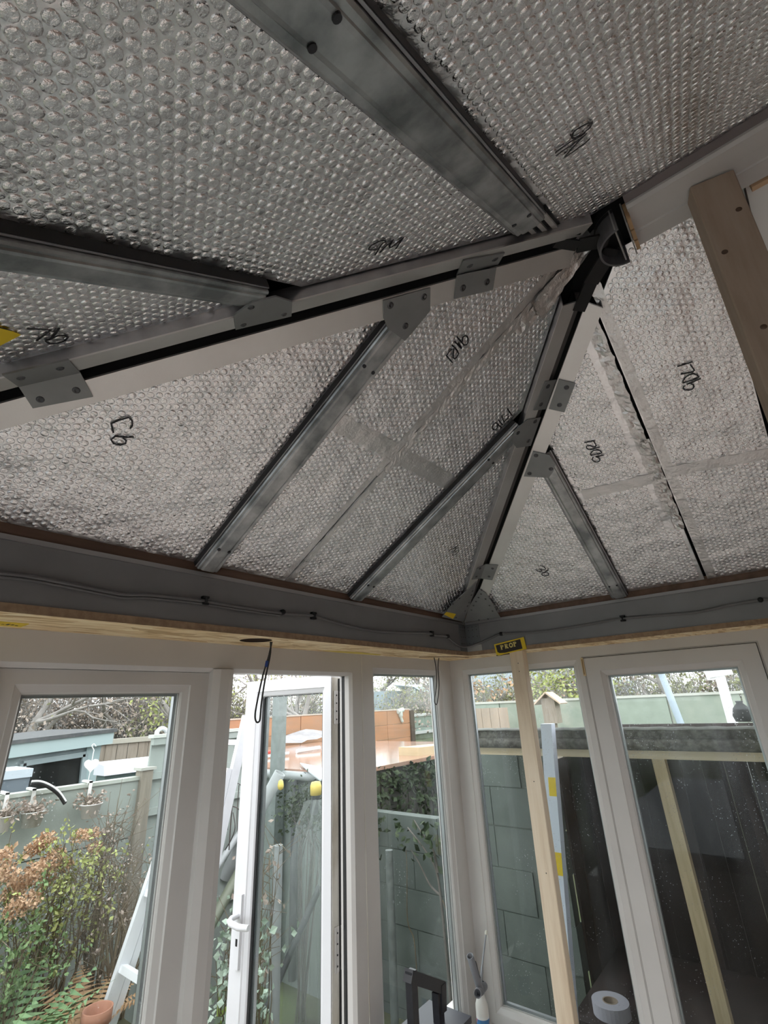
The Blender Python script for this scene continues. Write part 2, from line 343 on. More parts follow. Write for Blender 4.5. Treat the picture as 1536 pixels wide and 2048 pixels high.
m = MB(); m.obox(lp(LW-.045, 1.08, .006), LD*.014, LN*.006, (0, 0, .115)); hp = m.build('handle_plate', UPVC_LEAF, t)
hz = 1.128
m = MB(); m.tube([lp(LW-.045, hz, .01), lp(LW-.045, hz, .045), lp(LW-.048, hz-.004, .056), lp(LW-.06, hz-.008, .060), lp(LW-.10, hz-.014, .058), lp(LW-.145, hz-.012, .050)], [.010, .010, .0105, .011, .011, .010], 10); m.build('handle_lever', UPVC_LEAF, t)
m = MB(); m.obox(lp(LW-.045, 1.045, .0125), LD*.0045, LN*.001, (0, 0, .011)); m.build('keyhole', BLACK, t)
m = MB()
for k in range(9): m.lathe(lp(.075+.034*k*1.2+random.uniform(-.006, .006), 1.914, -.016), (0, 0, -1), [(.0005, -.004), (.0042, 0), (.0036, .004), (.0003, .006)], 8)
m.build('water_drop', glassmat('drop_glass', dirt=.9, drops=False), t, kind='stuff')

# ------------------------------------------------------------------ soffit boards (one with a drilled cable hole)
def plate_hole(mb, x0, x1, y0, y1, z0, z1, cx, cy, r, n=32):
    sq = []
    for k in range(n):
        a = 2*math.pi*k/n; c, s_ = math.cos(a), math.sin(a)
        tt = min(((x1-cx)/c if c > 1e-9 else ((x0-cx)/c if c < -1e-9 else 9)), ((y1-cy)/s_ if s_ > 1e-9 else ((y0-cy)/s_ if s_ < -1e-9 else 9)))
        sq.append((cx+c*tt, cy+s_*tt))
    # snap the nearest sample to each corner
    for X in (x0, x1):
        for Y in (y0, y1):
            k = min(range(n), key=lambda i: (sq[i][0]-X)**2+(sq[i][1]-Y)**2); sq[k] = (X, Y)
    ci = [(cx+r*math.cos(2*math.pi*k/n), cy+r*math.sin(2*math.pi*k/n)) for k in range(n)]
    vs_ = [(a, b, z0) for a, b in sq]+[(a, b, z0) for a, b in ci]+[(a, b, z1) for a, b in sq]+[(a, b, z1) for a, b in ci]
    fs = []
    for k in range(n):
        j = (k+1) % n
        fs += [(k, n+k, n+j, j), (2*n+k, 2*n+j, 3*n+j, 3*n+k), (n+k, 3*n+k, 3*n+j, n+j), (k, j, 2*n+j, 2*n+k)]
    mb.add(vs_, fs)
hc = atz((512, 1281), ZS)
t = thing('soffit_board', (.1, -1.2, ZS), 'OSB soffit board with a round cable hole along the end wall', 'soffit board', 'soffit boards')
m = MB(); m.box((0, YO, ZS), (.203, hc[1]-.1, ZS+.018)); m.box((0, hc[1]+.1, ZS), (.203, 0, ZS+.018)); plate_hole(m, 0, .203, hc[1]-.1, hc[1]+.1, ZS, ZS+.018, min(max(hc[0], .06), .14), hc[1], .049)
m.build('board', OSB, t)
m = MB(); m.lathe((min(max(hc[0], .06), .14), hc[1], ZS+.0005), (0, 0, 1), [(.0485, 0), (.0485, .0172), (.0002, .0172)], 28); m.build('hole_shade_lining', pmat('hole_shade', (.05, .03, .02), rough=.9), t)  # dark lining added inside the hole to stand for its shade
m = MB(); m.box((.203, YO, ZS), (.2045, BY, ZS+.018)); m.build('sawn_edge', OSB_EDGE, t)
y0 = atz((0, 1240), ZS); y1 = atz((100, 1252), ZS)
m = MB(); m.box((.03, y0[1]-.1, ZS-.0012), (.085, -1.905, ZS-.0002)); lb = m.build('printed_label', YELLOW, t)
m = MB()
for k in range(9): m.box((.05+.004*(k % 2), -1.99+.0085*k, ZS-.0018), (.068-.006*(k % 3), -1.985+.0085*k, ZS-.0013))
m.build('label_print', INK, lb)
m = MB(); m.prism([(.03, -.95, ZS-.0011), (.055, -.78, ZS-.0011), (.04, -.62, ZS-.0011), (.02, -.60, ZS-.0011), (.012, -.85, ZS-.0011)], (0, 0, .001)); m.build('yellow_smear', pmat('yellow_stain', (.72, .58, .12), rough=.7), t)
m = MB()
for a, b in [((.10, -.30), (.16, -.20)), ((.06, -.36), (.11, -.27)), ((.15, -.22), (.17, -.10))]:
    m.beam((*a, ZS-.001), (*b, ZS-.001), .012, .003)
m.build('torn_strand', OSB_EDGE, t)
t = thing('soffit_board', (1.5, -.08, ZS), 'OSB soffit board along the side windows behind the timber prop', 'soffit board', 'soffit boards')
m = MB(); m.box((.203, BY-.003, ZS), (XH, 0, ZS+.018)); m.build('board', OSB, t)
m = MB(); m.box((.203, BY-.0045, ZS), (XH, BY-.003, ZS+.018)); m.build('sawn_edge', OSB_EDGE, t)
m = MB(); m.beam((.30, -.05, ZS-.002), (.40, -.10, ZS-.003), .010, .004); m.build('torn_strand', BLACK, t)
t = thing('soffit_board', (1.5, YO+.08, ZS), 'OSB soffit board over the windows behind the camera', 'soffit board', 'soffit boards')
m = MB(); m.box((.203, YO, ZS), (XH, BO+.003, ZS+.018)); m.build('board', OSB, t)

# ------------------------------------------------------------------ eaves beams, wall plates
def eaves(prof_to_world, length_pts, label):
    a, b = length_pts
    t = thing('eaves_beam', prof_to_world(0, (a+b)/2, ZS+.02), label, 'beam', 'grey eaves beams')
    m = MB(); zb = ZS+.018
    pr = [(0, zb), (0, ZT-.014), (-.005, ZT-.011), (-.007, ZT), (-.12, ZT), (-.12, zb)]
    m.prism([prof_to_world(d, a, z) for d, z in pr], np.array(prof_to_world(0, b, 0))-np.array(prof_to_world(0, a, 0))); m.build('body', BEAM, t)
    m = MB(); pr = [(.0005, ZT-.0145), (-.0045, ZT-.0112), (-.0065, ZT+.0006), (-.010, ZT+.0006), (-.010, ZT-.0145)]
    m.prism([prof_to_world(d, a, z) for d, z in pr], np.array(prof_to_world(0, b, 0))-np.array(prof_to_world(0, a, 0))); m.build('top_lip', pmat('beam_lip', (.42, .41, .41), rough=.45, metal=.5), t)
    return t
eaves(lambda d, a, z: (BX+d, a, z), (BO, BY), 'grey steel eaves beam over the doors, with the cable clipped along it')
eaves(lambda d, a, z: (a, BY-d, z), (BX, XH), 'grey steel eaves beam over the side windows, right of the corner')
eaves(lambda d, a, z: (a, BO+d, z), (BX, XH), 'grey steel eaves beam over the windows behind the camera')
for nm, A, B, lab in [('E', (.10, BO, ZT), (.186, BY, ZT+.038), 'dark stained timber wall plate on the end eaves beam'), ('S', (BX, BY+.014, ZT), (XH, -.06, ZT+.038), 'dark stained timber wall plate on the side eaves beam'),
                      ('O', (BX, BO-.1, ZT), (XH, BO-.014, ZT+.038), 'dark stained timber wall plate on the eaves beam behind the camera')]:
    m = MB(); m.box(A, B); tag(m.build('wall_plate', PLATEWOOD), lab, 'wall plate', 'timber wall plates')

# ------------------------------------------------------------------ foil bubble insulation
HI = .026; PITCH_B, RB = .0155, .0070
def inset(poly, ds):     # convex ccw polygon, per-edge inset
    n = len(poly); L = []
    for i in range(n):
        p, q = np.array(poly[i]), np.array(poly[(i+1) % n]); d = (q-p)/np.linalg.norm(q-p); nn = np.array([-d[1], d[0]])
        L.append((nn, nn@p + (ds[i] if hasattr(ds, '__len__') else ds)))
    out = []
    for i in range(n):
        (n1, c1), (n2, c2) = L[i-1], L[i]; out.append(np.linalg.solve(np.array([n1, n2]), np.array([c1, c2])))
    return out
def bubbles(k, poly, parent, seed, holes=()):
    pl = inset(poly, RB*1.15); P = np.array(pl); lo, hi = P.min(0), P.max(0)
    rng = np.random.default_rng(seed); ph = rng.uniform(0, 1, 2)
    dv = PITCH_B*CA; du = PITCH_B*.866
    uu = np.arange(lo[0]-du, hi[0]+du, du)
    pts = []
    for i, u in enumerate(uu):
        ss = np.arange(lo[1]-dv, hi[1]+dv, dv) + (dv/2 if i % 2 else 0) + ph[1]*dv
        pts.append(np.stack([np.full_like(ss, u), ss], 1))
    pts = np.concatenate(pts) + rng.normal(0, .0004, (sum(len(p) for p in pts), 2))
    ok = np.ones(len(pts), bool)
    for i in range(len(pl)):
        p, q = np.array(pl[i]), np.array(pl[(i+1) % len(pl)]); d = q-p
        ok &= ((pts-p)@np.array([-d[1], d[0]])) > 0
    for (c0, c1, w) in holes:      # tape bands: no bubbles there
        c0, c1 = np.array(c0), np.array(c1); d = c1-c0; L = np.linalg.norm(d); d /= L
        r = pts-c0; al = r@d; pe = np.abs(r@np.array([-d[1], d[0]])); ok &= ~((pe < w) & (al > -.005) & (al < L+.005))
    pts = pts[ok]; n = len(pts)
    if n == 0: return
    NS = 10; rr = [1.0, .94, .78]; hh = [0, .0011, .0015]
    o, a, ii = SL[k]; nin = -NOUT(k); vv = ii*CA + V3(0, 0, SA)
    base = o + pts[:, :1]*a + pts[:, 1:]*(ii+V3(0, 0, TA)) - nin*HI
    R = RB*rng.uniform(.92, 1.06, n); hs = rng.uniform(.55, 1.15, n); tilt = rng.normal(0, .22, (n, 2))
    verts = np.zeros((n, 3*NS+1, 3)); ang = 2*np.pi*np.arange(NS)/NS
    for q in range(3):
        c, s_ = np.cos(ang)*rr[q], np.sin(ang)*rr[q]
        jit = 1+ (rng.normal(0, .06, (n, NS)) if q else 0)
        hgt = hh[q]*hs[:, None]*np.ones((1, NS)) + (R[:, None]*.32*(tilt[:, :1]*c+tilt[:, 1:]*s_) + rng.normal(0, .00025, (n, NS)) if q == 2 else 0)
        hgt = np.maximum(hgt, 0 if q == 0 else .0004)
        verts[:, q*NS:(q+1)*NS] = base[:, None] + (R[:, None]*c*jit)[..., None]*a + (R[:, None]*s_*jit)[..., None]*vv + hgt[..., None]*nin
    verts[:, -1] = base + (hh[2]*hs*rng.uniform(.2, 1.1, n))[:, None]*nin
    fq = [(q*NS+j, q*NS+(j+1) % NS, (q+1)*NS+(j+1) % NS, (q+1)*NS+j) for q in range(2) for j in range(NS)]
    ft = [(2*NS+j, 2*NS+(j+1) % NS, 3*NS) for j in range(NS)]
    # orient faces to look into the room
    flip = np.dot(np.cross(a, vv), nin) < 0
    fq = np.array([f[::-1] if flip else f for f in fq]); ft = np.array([f[::-1] if flip else f for f in ft])
    nv = 3*NS+1; off = (np.arange(n)*nv)[:, None, None]
    lq = (fq[None]+off).reshape(-1); lt = (ft[None]+off).reshape(-1)
    me = bpy.data.meshes.new('bubbles'); me.vertices.add(n*nv); me.vertices.foreach_set('co', verts.reshape(-1).astype(np.float32))
    nq, ntr = n*len(fq), n*len(ft)
    me.loops.add(nq*4+ntr*3); me.loops.foreach_set('vertex_index', np.concatenate([lq, lt]).astype(np.int32))
    me.polygons.add(nq+ntr)
    st = np.concatenate([np.arange(nq)*4, nq*4+np.arange(ntr)*3]).astype(np.int32); me.polygons.foreach_set('loop_start', st)
    me.polygons.foreach_set('use_smooth', np.ones(nq+ntr, bool)); me.materials.append(BUBBLE); me.update(calc_edges=True); me.validate()
    ob = bpy.data.objects.new('bubbles', me); COL.objects.link(ob); adopt(ob, parent); ob['kind'] = 'stuff'
ceiling = thing('ceiling', (.9, -1.27, ZT), 'hipped sunroom ceiling lined with silver foil bubble insulation', 'ceiling', kind='structure')
for k, poly in [('E', [(BO-.15, -.15), (BY+.15, -.15), (-1.2655, 1.1095)]), ('S', [(BX-.42, -.42), (XH, -.42), (XH, 1.109), (BX+1.109, 1.109)]), ('O', [(BX-.15, -.15), (BX+1.11, 1.11), (XH, 1.11), (XH, -.15)])]:  # side overhang lengthened, out of view, to shade the block wall
    m = MB(); m.prism([SP(k, u, s)+V3(0, 0, .085) for u, s in poly], V3(0, 0, .09)); m.build('roof_deck', BLACK, ceiling)
PANELS = {}
def panel(key, k, poly, ds, seed, holes=(), label=None):
    if key[0] == 'O' or key[0] == 'S': pass
    pl = inset(poly, ds); m = MB()
    # sheet with a fine grid of its own is not needed: flat slab, relief in the bubbles
    m.prism([SP(k, u, s, HI) for u, s in pl], NOUT(k)*.022)
    o = m.build('insulation_panel', FOIL, ceiling)
    if label: o['label'] = label
    PANELS[key] = o; bubbles(k, pl, o, seed, holes); return o
def ccw(poly):
    a = sum(poly[i][0]*poly[(i+1) % len(poly)][1]-poly[(i+1) % len(poly)][0]*poly[i][1] for i in range(len(poly)))
    return poly if a > 0 else poly[::-1]
RW = .031
e_t1 = (spx('E', (672, 842), HI), spx('E', (905, 968), HI))
s_t1 = (spx('S', (1165, 990), HI), spx('S', (1312, 955), HI)); s_t2 = (spx('S', (1330, 945), HI), spx('S', (1545, 905), HI))
jE = (-1.277, 0.0), (-1.277, 1.1)
panel('E1', 'E', [(BO, 0), (-1.558, 0), (-1.558, .817)], [.004, RW, .045], 11, label='foil panel left of the first end rafter')
panel('E2', 'E', [(-1.558, 0), (-1.277, 0), (-1.277, 1.098), (-1.558, .817)], [.004, .002, .045, RW], 12, [(e_t1[0], e_t1[1], .024), (*jE, .020)])
panel('E3', 'E', [(-1.277, 0), (-.95, 0), (-.95, .794), (-1.277, 1.12)], [.004, RW, .05, .002], 13, [(e_t1[0], e_t1[1], .024), (*jE, .022)])
panel('E4', 'E', [(-.95, 0), (BY, 0), (-.95, .794)], [.004, .045, RW], 14)
panel('S1', 'S', [(BX, 0), (.92, 0), (.92, .72)], [.004, RW, .045], 15)
panel('S2', 'S', [(.92, 0), (1.222, 0), (1.222, 1.022), (.92, .72)], [.004, .004, .045, RW], 16, [(*s_t1, .02), ((1.222, .25), (1.222, 1.05), .05)])
panel('S3', 'S', [(1.222, 0), (1.505, 0), (1.505, 1.06), (1.26, 1.06), (1.222, 1.022)], [.004, .004, .0, .045, .006], 17, [(*s_t2, .018), ((1.222, .0), (1.222, 1.1), .032)])
panel('O1', 'O', [(BX, 0), (.82, 0), (.82, .62)][::1], [.004, RW, .045], 18)
panel('O2', 'O', [(.82, 0), (1.20, 0), (1.20, 1.0), (.82, .62)], [.004, RW, .05, RW], 19)
panel('O3', 'O', [(1.20, 0), (1.95, 0), (1.95, 1.05), (1.25, 1.05), (1.20, 1.0)], [.004, RW, .012, .04, RW], 20)
# white boards towards the house
for k, x0, x1, lab in [('S', 1.575, XH, 'plain white board closing the roof slope by the house'), ('O', 1.99, XH, 'plain white board on the far roof slope by the house')]:
    m = MB(); m.prism([SP(k, x0, 0, HI), SP(k, x1, 0, HI), SP(k, x1, 1.05, HI), SP(k, x0, 1.05, HI)], NOUT(k)*.02); o = m.build('ceiling_board', WHITEBOARD, ceiling); o['label'] = lab
m = MB(); m.prism([SP('S', 1.512, 0, .004), SP('S', 1.568, 0, .004), SP('S', 1.568, 1.06, .004), SP('S', 1.512, 1.06, .004)], NOUT('S')*.05); m.build('edge_batten', pmat('grey_green_batten', (.42, .43, .40), (.36, .37, .34), rough=.7, scale=8), ceiling)
# foil tape: rippled strips
def tape(k, p, q, w, parent, amp=.0003, h=HI-.0010, seed=0, skew=0.0):
    rng = np.random.default_rng(seed); p, q = np.array(p), np.array(q); d = q-p; L = np.linalg.norm(d); d /= L; nn = np.array([-d[1], d[0]])
    n = max(6, int(L/.008)); c = 5; vs_, fs = [], []
    for i in range(n+1):
        ww = w*(1+.08*math.sin(i*.9+seed)+skew*i/n)
        for j in range(c):
            b = p+d*L*i/n+nn*ww*(j/(c-1)-.5); edge = 0 if j in (0, c-1) else 1
            vs_.append(SP(k, b[0]+rng.normal(0, .0008), b[1]+rng.normal(0, .0008), h-amp*rng.uniform(-1, 1)*edge))
    for i in range(n):
        for j in range(c-1): fs.append((i*c+j, i*c+j+1, (i+1)*c+j+1, (i+1)*c+j))
    m = MB(); m.add(vs_, fs, False); o = m.build('foil_tape', TAPE, parent)
    md = o.modifiers.new('thick', 'SOLIDIFY'); md.thickness = .0006; return o
tape('E', (-1.290, .40), (-1.290, 1.09), .026, PANELS['E2'], seed=1); tape('E', (-1.262, .42), (-1.262, 1.09), .028, PANELS['E3'], seed=2, amp=.0014)
tape('E', (-1.2915, .02), (-1.2915, .42), .021, PANELS['E2'], seed=3); tape('E', (-1.2625, .02), (-1.2625, .42), .021, PANELS['E3'], seed=4)
tape('E', e_t1[0], (-1.279, (e_t1[0][1]*.45+e_t1[1][1]*.55)), .046, PANELS['E2'], seed=5); tape('E', (-1.275, (e_t1[0][1]*.45+e_t1[1][1]*.55)), e_t1[1], .046, PANELS['E3'], seed=6)
tape('S', *s_t1, .036, PANELS['S2'], seed=7); tape('S', *s_t2, .034, PANELS['S3'], seed=8)
tape('S', (1.244, .01), (1.244, 1.02), .027, PANELS['S3'], seed=9, amp=.0008); tape('S', (1.200, .30), (1.205, .98), .034, PANELS['S2'], seed=10, amp=.002); tape('S', (1.208, .24), (1.212, .58), .03, PANELS['S2'], seed=11, amp=.005)
tape('E', (-1.235, .86), (-1.258, 1.10), .04, PANELS['E3'], seed=12, amp=.004, h=HI-.003)

# marker writing, traced as strokes lying on the foil
def write(key, k, off, sc, strokes, w=.0034, label=None):
    m = MB()
    for st in strokes:
        pts = [SP(k, *spx(k, (off[0]+x*sc, off[1]+y*sc), HI-.0030), HI-.0030) for x, y in st]
        n = -NOUT(k); L, R_ = [], []
        for i, p in enumerate(pts):
            d = nrm(pts[min(i+1, len(pts)-1)]-pts[max(i-1, 0)]); s_ = np.cross(n, d)*w/2; L.append(p+s_); R_.append(p-s_)
        N_ = len(pts); vs_ = L+R_+[p+n*.0006 for p in L]+[p+n*.0006 for p in R_]; fs = []
        for i in range(N_-1):
            fs += [(i, i+1, N_+i+1, N_+i), (2*N_+i, 3*N_+i, 3*N_+i+1, 2*N_+i+1), (i, 2*N_+i, 2*N_+i+1, i+1), (N_+i, N_+i+1, 3*N_+i+1, 3*N_+i)]
        m.add(vs_, fs)
    o = m.build('marker_writing', INK, PANELS[key]); o['label'] = label or 'black marker pen writing'
write('O2', 'O', (725, 460), 100/1536, [[(380, 770), (480, 610), (560, 470), (640, 390), (710, 360), (690, 320), (600, 315), (500, 345), (400, 400), (280, 460), (200, 550), (190, 600), (300, 610), (420, 590), (510, 550)], [(530, 690), (700, 510), (850, 390), (960, 280), (900, 370), (830, 480), (840, 545), (900, 520), (1020, 420), (1140, 330), (1290, 200), (1180, 340), (1090, 470), (1015, 585)]], label='black marker writing 9M')
write('O3', 'O', (1100, 230), 100/1536, [[(160, 1150), (420, 960), (720, 760), (960, 640), (1080, 510), (1220, 390), (1290, 250), (1170, 240), (960, 350), (820, 440), (710, 540), (670, 650), (700, 710), (820, 690), (960, 620), (1060, 560)], [(180, 1250), (420, 1070), (680, 910), (900, 740), (1130, 570), (950, 730), (760, 930), (600, 1100), (440, 1300), (660, 1160), (860, 1010), (1060, 870), (1230, 720)]], label='black marker writing 9N')
write('O1', 'O', (0, 600), 240/1536, [[(345, 365), (500, 370), (650, 380), (560, 450), (465, 520)], [(755, 355), (710, 430), (650, 485), (620, 515)], [(640, 500), (740, 455), (830, 450), (870, 475), (830, 520), (740, 550), (640, 560), (590, 530), (590, 505)]], label='black marker writing 9L')
write('E1', 'E', (180, 800), 300/1536, [[(240, 335), (228, 290), (215, 240), (300, 205), (395, 178), (430, 210), (435, 260), (410, 292)], [(450, 380), (370, 380), (260, 372), (215, 405), (240, 445), (310, 462), (365, 445), (370, 415), (335, 385)]], label='two black marker characters')
write('E2', 'E', (880, 660), 80/1536, [[(640, 250), (760, 390), (920, 580), (1020, 560), (1075, 470), (1075, 330), (1030, 230), (950, 220), (880, 280), (855, 380), (850, 460)], [(565, 440), (680, 560), (830, 720)], [(700, 480), (760, 580), (830, 690)], [(455, 580), (560, 670), (660, 790), (715, 910), (650, 1030), (570, 1115), (510, 1060), (505, 930), (530, 720), (430, 750), (330, 850), (270, 960), (240, 970), (350, 1110), (480, 1255)]], label='black marker writing 911R1')
write('E3', 'E', (970, 800), 70/1536, [[(750, 1230), (650, 1150), (570, 1060), (470, 1000), (380, 1040), (330, 1150), (320, 1260), (390, 1315), (480, 1290), (550, 1200), (570, 1090)], [(590, 870), (680, 990), (790, 1110)], [(740, 680), (790, 850), (840, 990), (950, 860), (1070, 690)], [(980, 370), (1060, 500), (1150, 640)]], label='black marker writing 91L1')
write('E4', 'E', (890, 1080), 40/1536, [[(290, 830), (520, 710), (750, 590), (1060, 390)], [(740, 590), (870, 680)], [(470, 930), (620, 880), (870, 680), (1060, 590)], [(610, 960), (760, 880), (950, 790)], [(1060, 760), (1040, 900), (940, 1040), (780, 1120), (640, 1170), (520, 1130)]], w=.0028, label='black marker writing 9H')
write('S1', 'S', (1060, 1120), 50/1536, [[(630, 355), (760, 385), (880, 430), (960, 530), (930, 600), (800, 600), (640, 580), (535, 535)], [(640, 590), (700, 650), (700, 710), (620, 725), (480, 690), (350, 590)], [(1140, 590), (1000, 690), (900, 755), (770, 800), (710, 880), (770, 950), (920, 985), (1080, 965), (1165, 900), (1130, 810), (1040, 780), (910, 780)]], label='black marker writing 9E')
write('S2', 'S', (1150, 870), 70/1536, [[(400, 340), (620, 300), (880, 245)], [(820, 280), (900, 390), (930, 470), (880, 530), (780, 525), (680, 480), (560, 475), (500, 510), (520, 590), (610, 645), (740, 630), (900, 575), (1090, 535)], [(690, 900), (690, 800), (780, 700), (900, 665), (1020, 660), (1140, 720), (1180, 780), (1090, 820), (900, 850), (700, 895)], [(1260, 880), (1100, 920), (900, 970)], [(800, 970), (750, 1070), (800, 1140), (920, 1190), (1050, 1170), (1100, 1090), (1050, 1010), (950, 965)]], label='black marker writing 9DR1')
write('S3', 'S', (1340, 710), 80/1536, [[(285, 440), (560, 360), (870, 260)], [(780, 370), (870, 490), (940, 590), (880, 645), (650, 690), (410, 740)], [(495, 1080), (500, 990), (600, 850), (740, 760), (890, 720), (1040, 770), (1110, 840), (1050, 890), (800, 980), (510, 1070)], [(1190, 900), (980, 990), (800, 1080), (640, 1125)], [(800, 1110), (900, 1140), (925, 1220), (860, 1310), (720, 1350), (570, 1345), (505, 1270), (530, 1200), (600, 1190)]], label='black marker writing 9DL1')
d = [SP('O', *spx('O', p, HI-.003), HI-.003) for p in [(-70, 640), (0, 653), (42, 670), (0, 692), (-70, 700)]]
m = MB(); m.prism(d, NOUT('O')*.0007); o = m.build('yellow_label', YELLOW, PANELS['O1'])
d = [SP('O', *spx('O', p, HI-.0033), HI-.0033) for p in [(-5, 652.5), (24, 661), (24, 662.5), (-5, 655)]]
m = MB(); m.prism(d, NOUT('O')*.0004); m.build('label_print', INK, PANELS['O1'])

# ------------------------------------------------------------------ rafters
def rafter(k, u, s0, s1, label, hw=.030, screws=True, s_holes=None):
    t = thing('steel_rafter', SP(k, u, s0, 0), label, 'rafter', 'galvanised rafters')
    def ext(prof):
        m = MB(); n = len(prof); A = [SP(k, u+x, s0, h) for x, h in prof]; B = [SP(k, u+x, s1, h) for x, h in prof]
        m.add(A+B, [(i, (i+1) % n, n+(i+1) % n, n+i) for i in range(n)]+[tuple(range(n-1, -1, -1)), tuple(range(n, 2*n))]); return m
    c = hw*.62
    ext([(-c, 0), (-c*.75, -.0012), (c*.75, -.0012), (c, 0), (c+.0015, .0022), (hw-.003, .0015), (hw, .004), (hw, .06), (-hw, .06), (-hw, .004), (-hw+.003, .0015), (-c-.0015, .0022)]).build('channel', GALV, t)
    for sg in (-1, 1):
        ext([(sg*(hw+.0005), .010), (sg*(hw+.005), .010), (sg*(hw+.005), .06), (sg*(hw+.0005), .06)]).build('edge_gasket', RUBBER, t)
        ext([(sg*(hw+.001), .0085), (sg*(hw+.004), .0085), (sg*(hw+.004), .0098), (sg*(hw+.001), .0098)]).build('edge_trim', GALV_EDGE, t)
    if screws:
        for s in (s_holes or (s0+.085, s1-.14)):
            for x in (-c, c):
                m = MB(); m.disc(SP(k, u+x*.8, s, 0.0005), -NOUT(k), .0036 if hw < .03 else .0045, .0032, 12); m.build('screw', SCREW, t)
    return t
rafter('E', -1.558, .004, .755, 'long galvanised rafter on the end slope, the one nearer the left edge', .031, s_holes=(.075, .60))
rafter('E', -.95, .004, .72, 'galvanised rafter on the end slope next to the corner hip', .031, s_holes=(.075, .60))
rafter('S', .92, .004, .655, 'galvanised rafter on the side slope right of the corner hip', .028, s_holes=(.07, .60))
rafter('O', 1.201, -.02, .86, 'wide galvanised rafter crossing the top of the picture', .030, s_holes=(.285, .80))
rafter('O', .822, -.02, .50, 'galvanised rafter meeting the hip at the left edge', .026, screws=False)
rafter('O', 1.97, -.02, 1.05, 'galvanised rafter on the far slope towards the house', .030, screws=False)
# mottled black-grey mouldings at the top end of the wide rafter
t = thing('rafter_connector', SP('O', 1.23, .90, .01), 'narrow aluminium connector joining the wide rafter to the ridge', 'connector')
m = MB()
for dx in (-.016, .002, .02):
    A = [SP('O', 1.205+dx+x, .85, h) for x, h in ((0, .012), (.009, .012), (.009, .03), (0, .03))]; B = [SP('O', 1.205+dx+x, .96, h) for x, h in ((0, .012), (.009, .012), (.009, .03), (0, .03))]
    m.hexa(A+B)
m.build('rail', ALU, t); m = MB(); m.hexa([SP('O', 1.165+x, .86, h) for x, h in ((0, .02), (.075, .02), (.075, .045), (0, .045))]+[SP('O', 1.165+x, .985, h) for x, h in ((0, .02), (.075, .02), (.075, .045), (0, .045))]); m.build('backing', BLACK, t)

# ------------------------------------------------------------------ hips
def hip(label, c0, dirv, sides, s0, s1):
    # c0: plan start of the hip line, dirv: plan direction per unit s, sides: (slope, plan offset dir)
    t = thing('hip_rafter', (c0[0]+dirv[0]*s0, c0[1]+dirv[1]*s0, ZT+s0*TA), label, 'hip rafter', 'aluminium hip rafters')
    def pt(k, od, s, w, dz=0):
        p = V3(c0[0]+dirv[0]*s+od[0]*w, c0[1]+dirv[1]*s+od[1]*w, 0); o, a, i = SL[k]
        p[2] = ZT + float((p-V3(o[0], o[1], 0))@i)*TA + dz; return p
    for k, od in sides:
        for nm, prof, mt in [('flange', [(.013, 0), (.056, 0), (.056, .004), (.013, .004)], ALU), ('side_lip', [(.0535, .004), (.056, .004), (.056, .04), (.0535, .04)], GALV_EDGE), ('inner_web', [(.013, .004), (.0155, .004), (.0155, .045), (.013, .045)], BLACK)]:
            m = MB(); n = 4; A = [pt(k, od, s0, w, dz) for w, dz in prof]; B = [pt(k, od, s1, w, dz) for w, dz in prof]
            m.hexa(A+B); m.build(nm, mt, t)
    m = MB(); (k1, o1), (k2, o2) = sides
    m.hexa([pt(k1, o1, s0, .013, .03), pt(k2, o2, s0, .013, .03), pt(k2, o2, s0, .013, .034), pt(k1, o1, s0, .013, .034), pt(k1, o1, s1, .013, .03), pt(k2, o2, s1, .013, .03), pt(k2, o2, s1, .013, .034), pt(k1, o1, s1, .013, .034)])
    m.build('channel_back', pmat('channel_dark', (.09, .08, .075), rough=.6), t); return t
r2 = 1/math.sqrt(2)
hipA = hip('aluminium hip rafter rising from the room corner to the ridge end', (BX, BY), (1, -1), [('E', (-r2, -r2)), ('S', (r2, r2))], .10, 1.005)
hipB = hip('aluminium hip rafter running from the left edge up to the ridge end', (BX, BO), (1, 1), [('E', (-r2, r2)), ('O', (r2, -r2))], 0.02, 1.055)

# joint plates traced from the photograph onto their slopes
def plate(root, polys, screws, name='joint_plate', h=-.0035, mat=PLATE, sr=.0065, label=None, smat=None):
    m = MB()
    for k, pts in polys: m.prism([SP(k, *spx(k, p, h), h) for p in pts], NOUT(k)*.003)
    o = m.build(name, mat, root)
    if label: o['label'] = label
    for k, p in screws:
        u, s = spx(k, p, h); m = MB(); c = SP(k, u, s, h+.0002)
        m.lathe(c, -NOUT(k), [(.0002, .0003), (sr*.35, .0003), (sr*.45, .0012), (sr*.8, .0018), (sr, .0002)], 12); m.build('screw', smat or SCREWG, o)
    return o
plate(hipB, [('O', [(4.7, 750.8), (137.5, 720.3), (161, 746), (37.5, 774)]), ('E', [(37.5, 774), (161, 746), (186, 793.8), (65.6, 817)])],
      [('O', (42, 756.5)), ('O', (120.5, 737)), ('E', (80.5, 799)), ('E', (152.5, 780.5))], 'folded_joint_plate')
plate(hipB, [('O', [(926.9, 522), (1009.7, 506.6), (993, 534.7), (913.6, 551)]), ('E', [(913.6, 551), (993, 534.7), (986, 580), (909, 598)])],
      [('O', (940, 532)), ('O', (990, 519)), ('E', (926, 576)), ('E', (974, 564))], 'folded_joint_plate', sr=.0075)
plate(hipB, [('O', [(551.7, 593.8), (584.7, 604.4), (583, 633), (471.5, 660), (468, 631.6), (503, 605.8)])], [('O', (502, 615)), ('O', (568, 629)), ('O', (487, 650))], sr=.0062)
plate(hipB, [('E', [(766.6, 601.5), (861, 575.8), (860.5, 621.6), (826, 664), (810, 682), (776, 657), (768, 637)])], [('E', (781, 611)), ('E', (848, 594)), ('E', (811, 652))], sr=.0075)
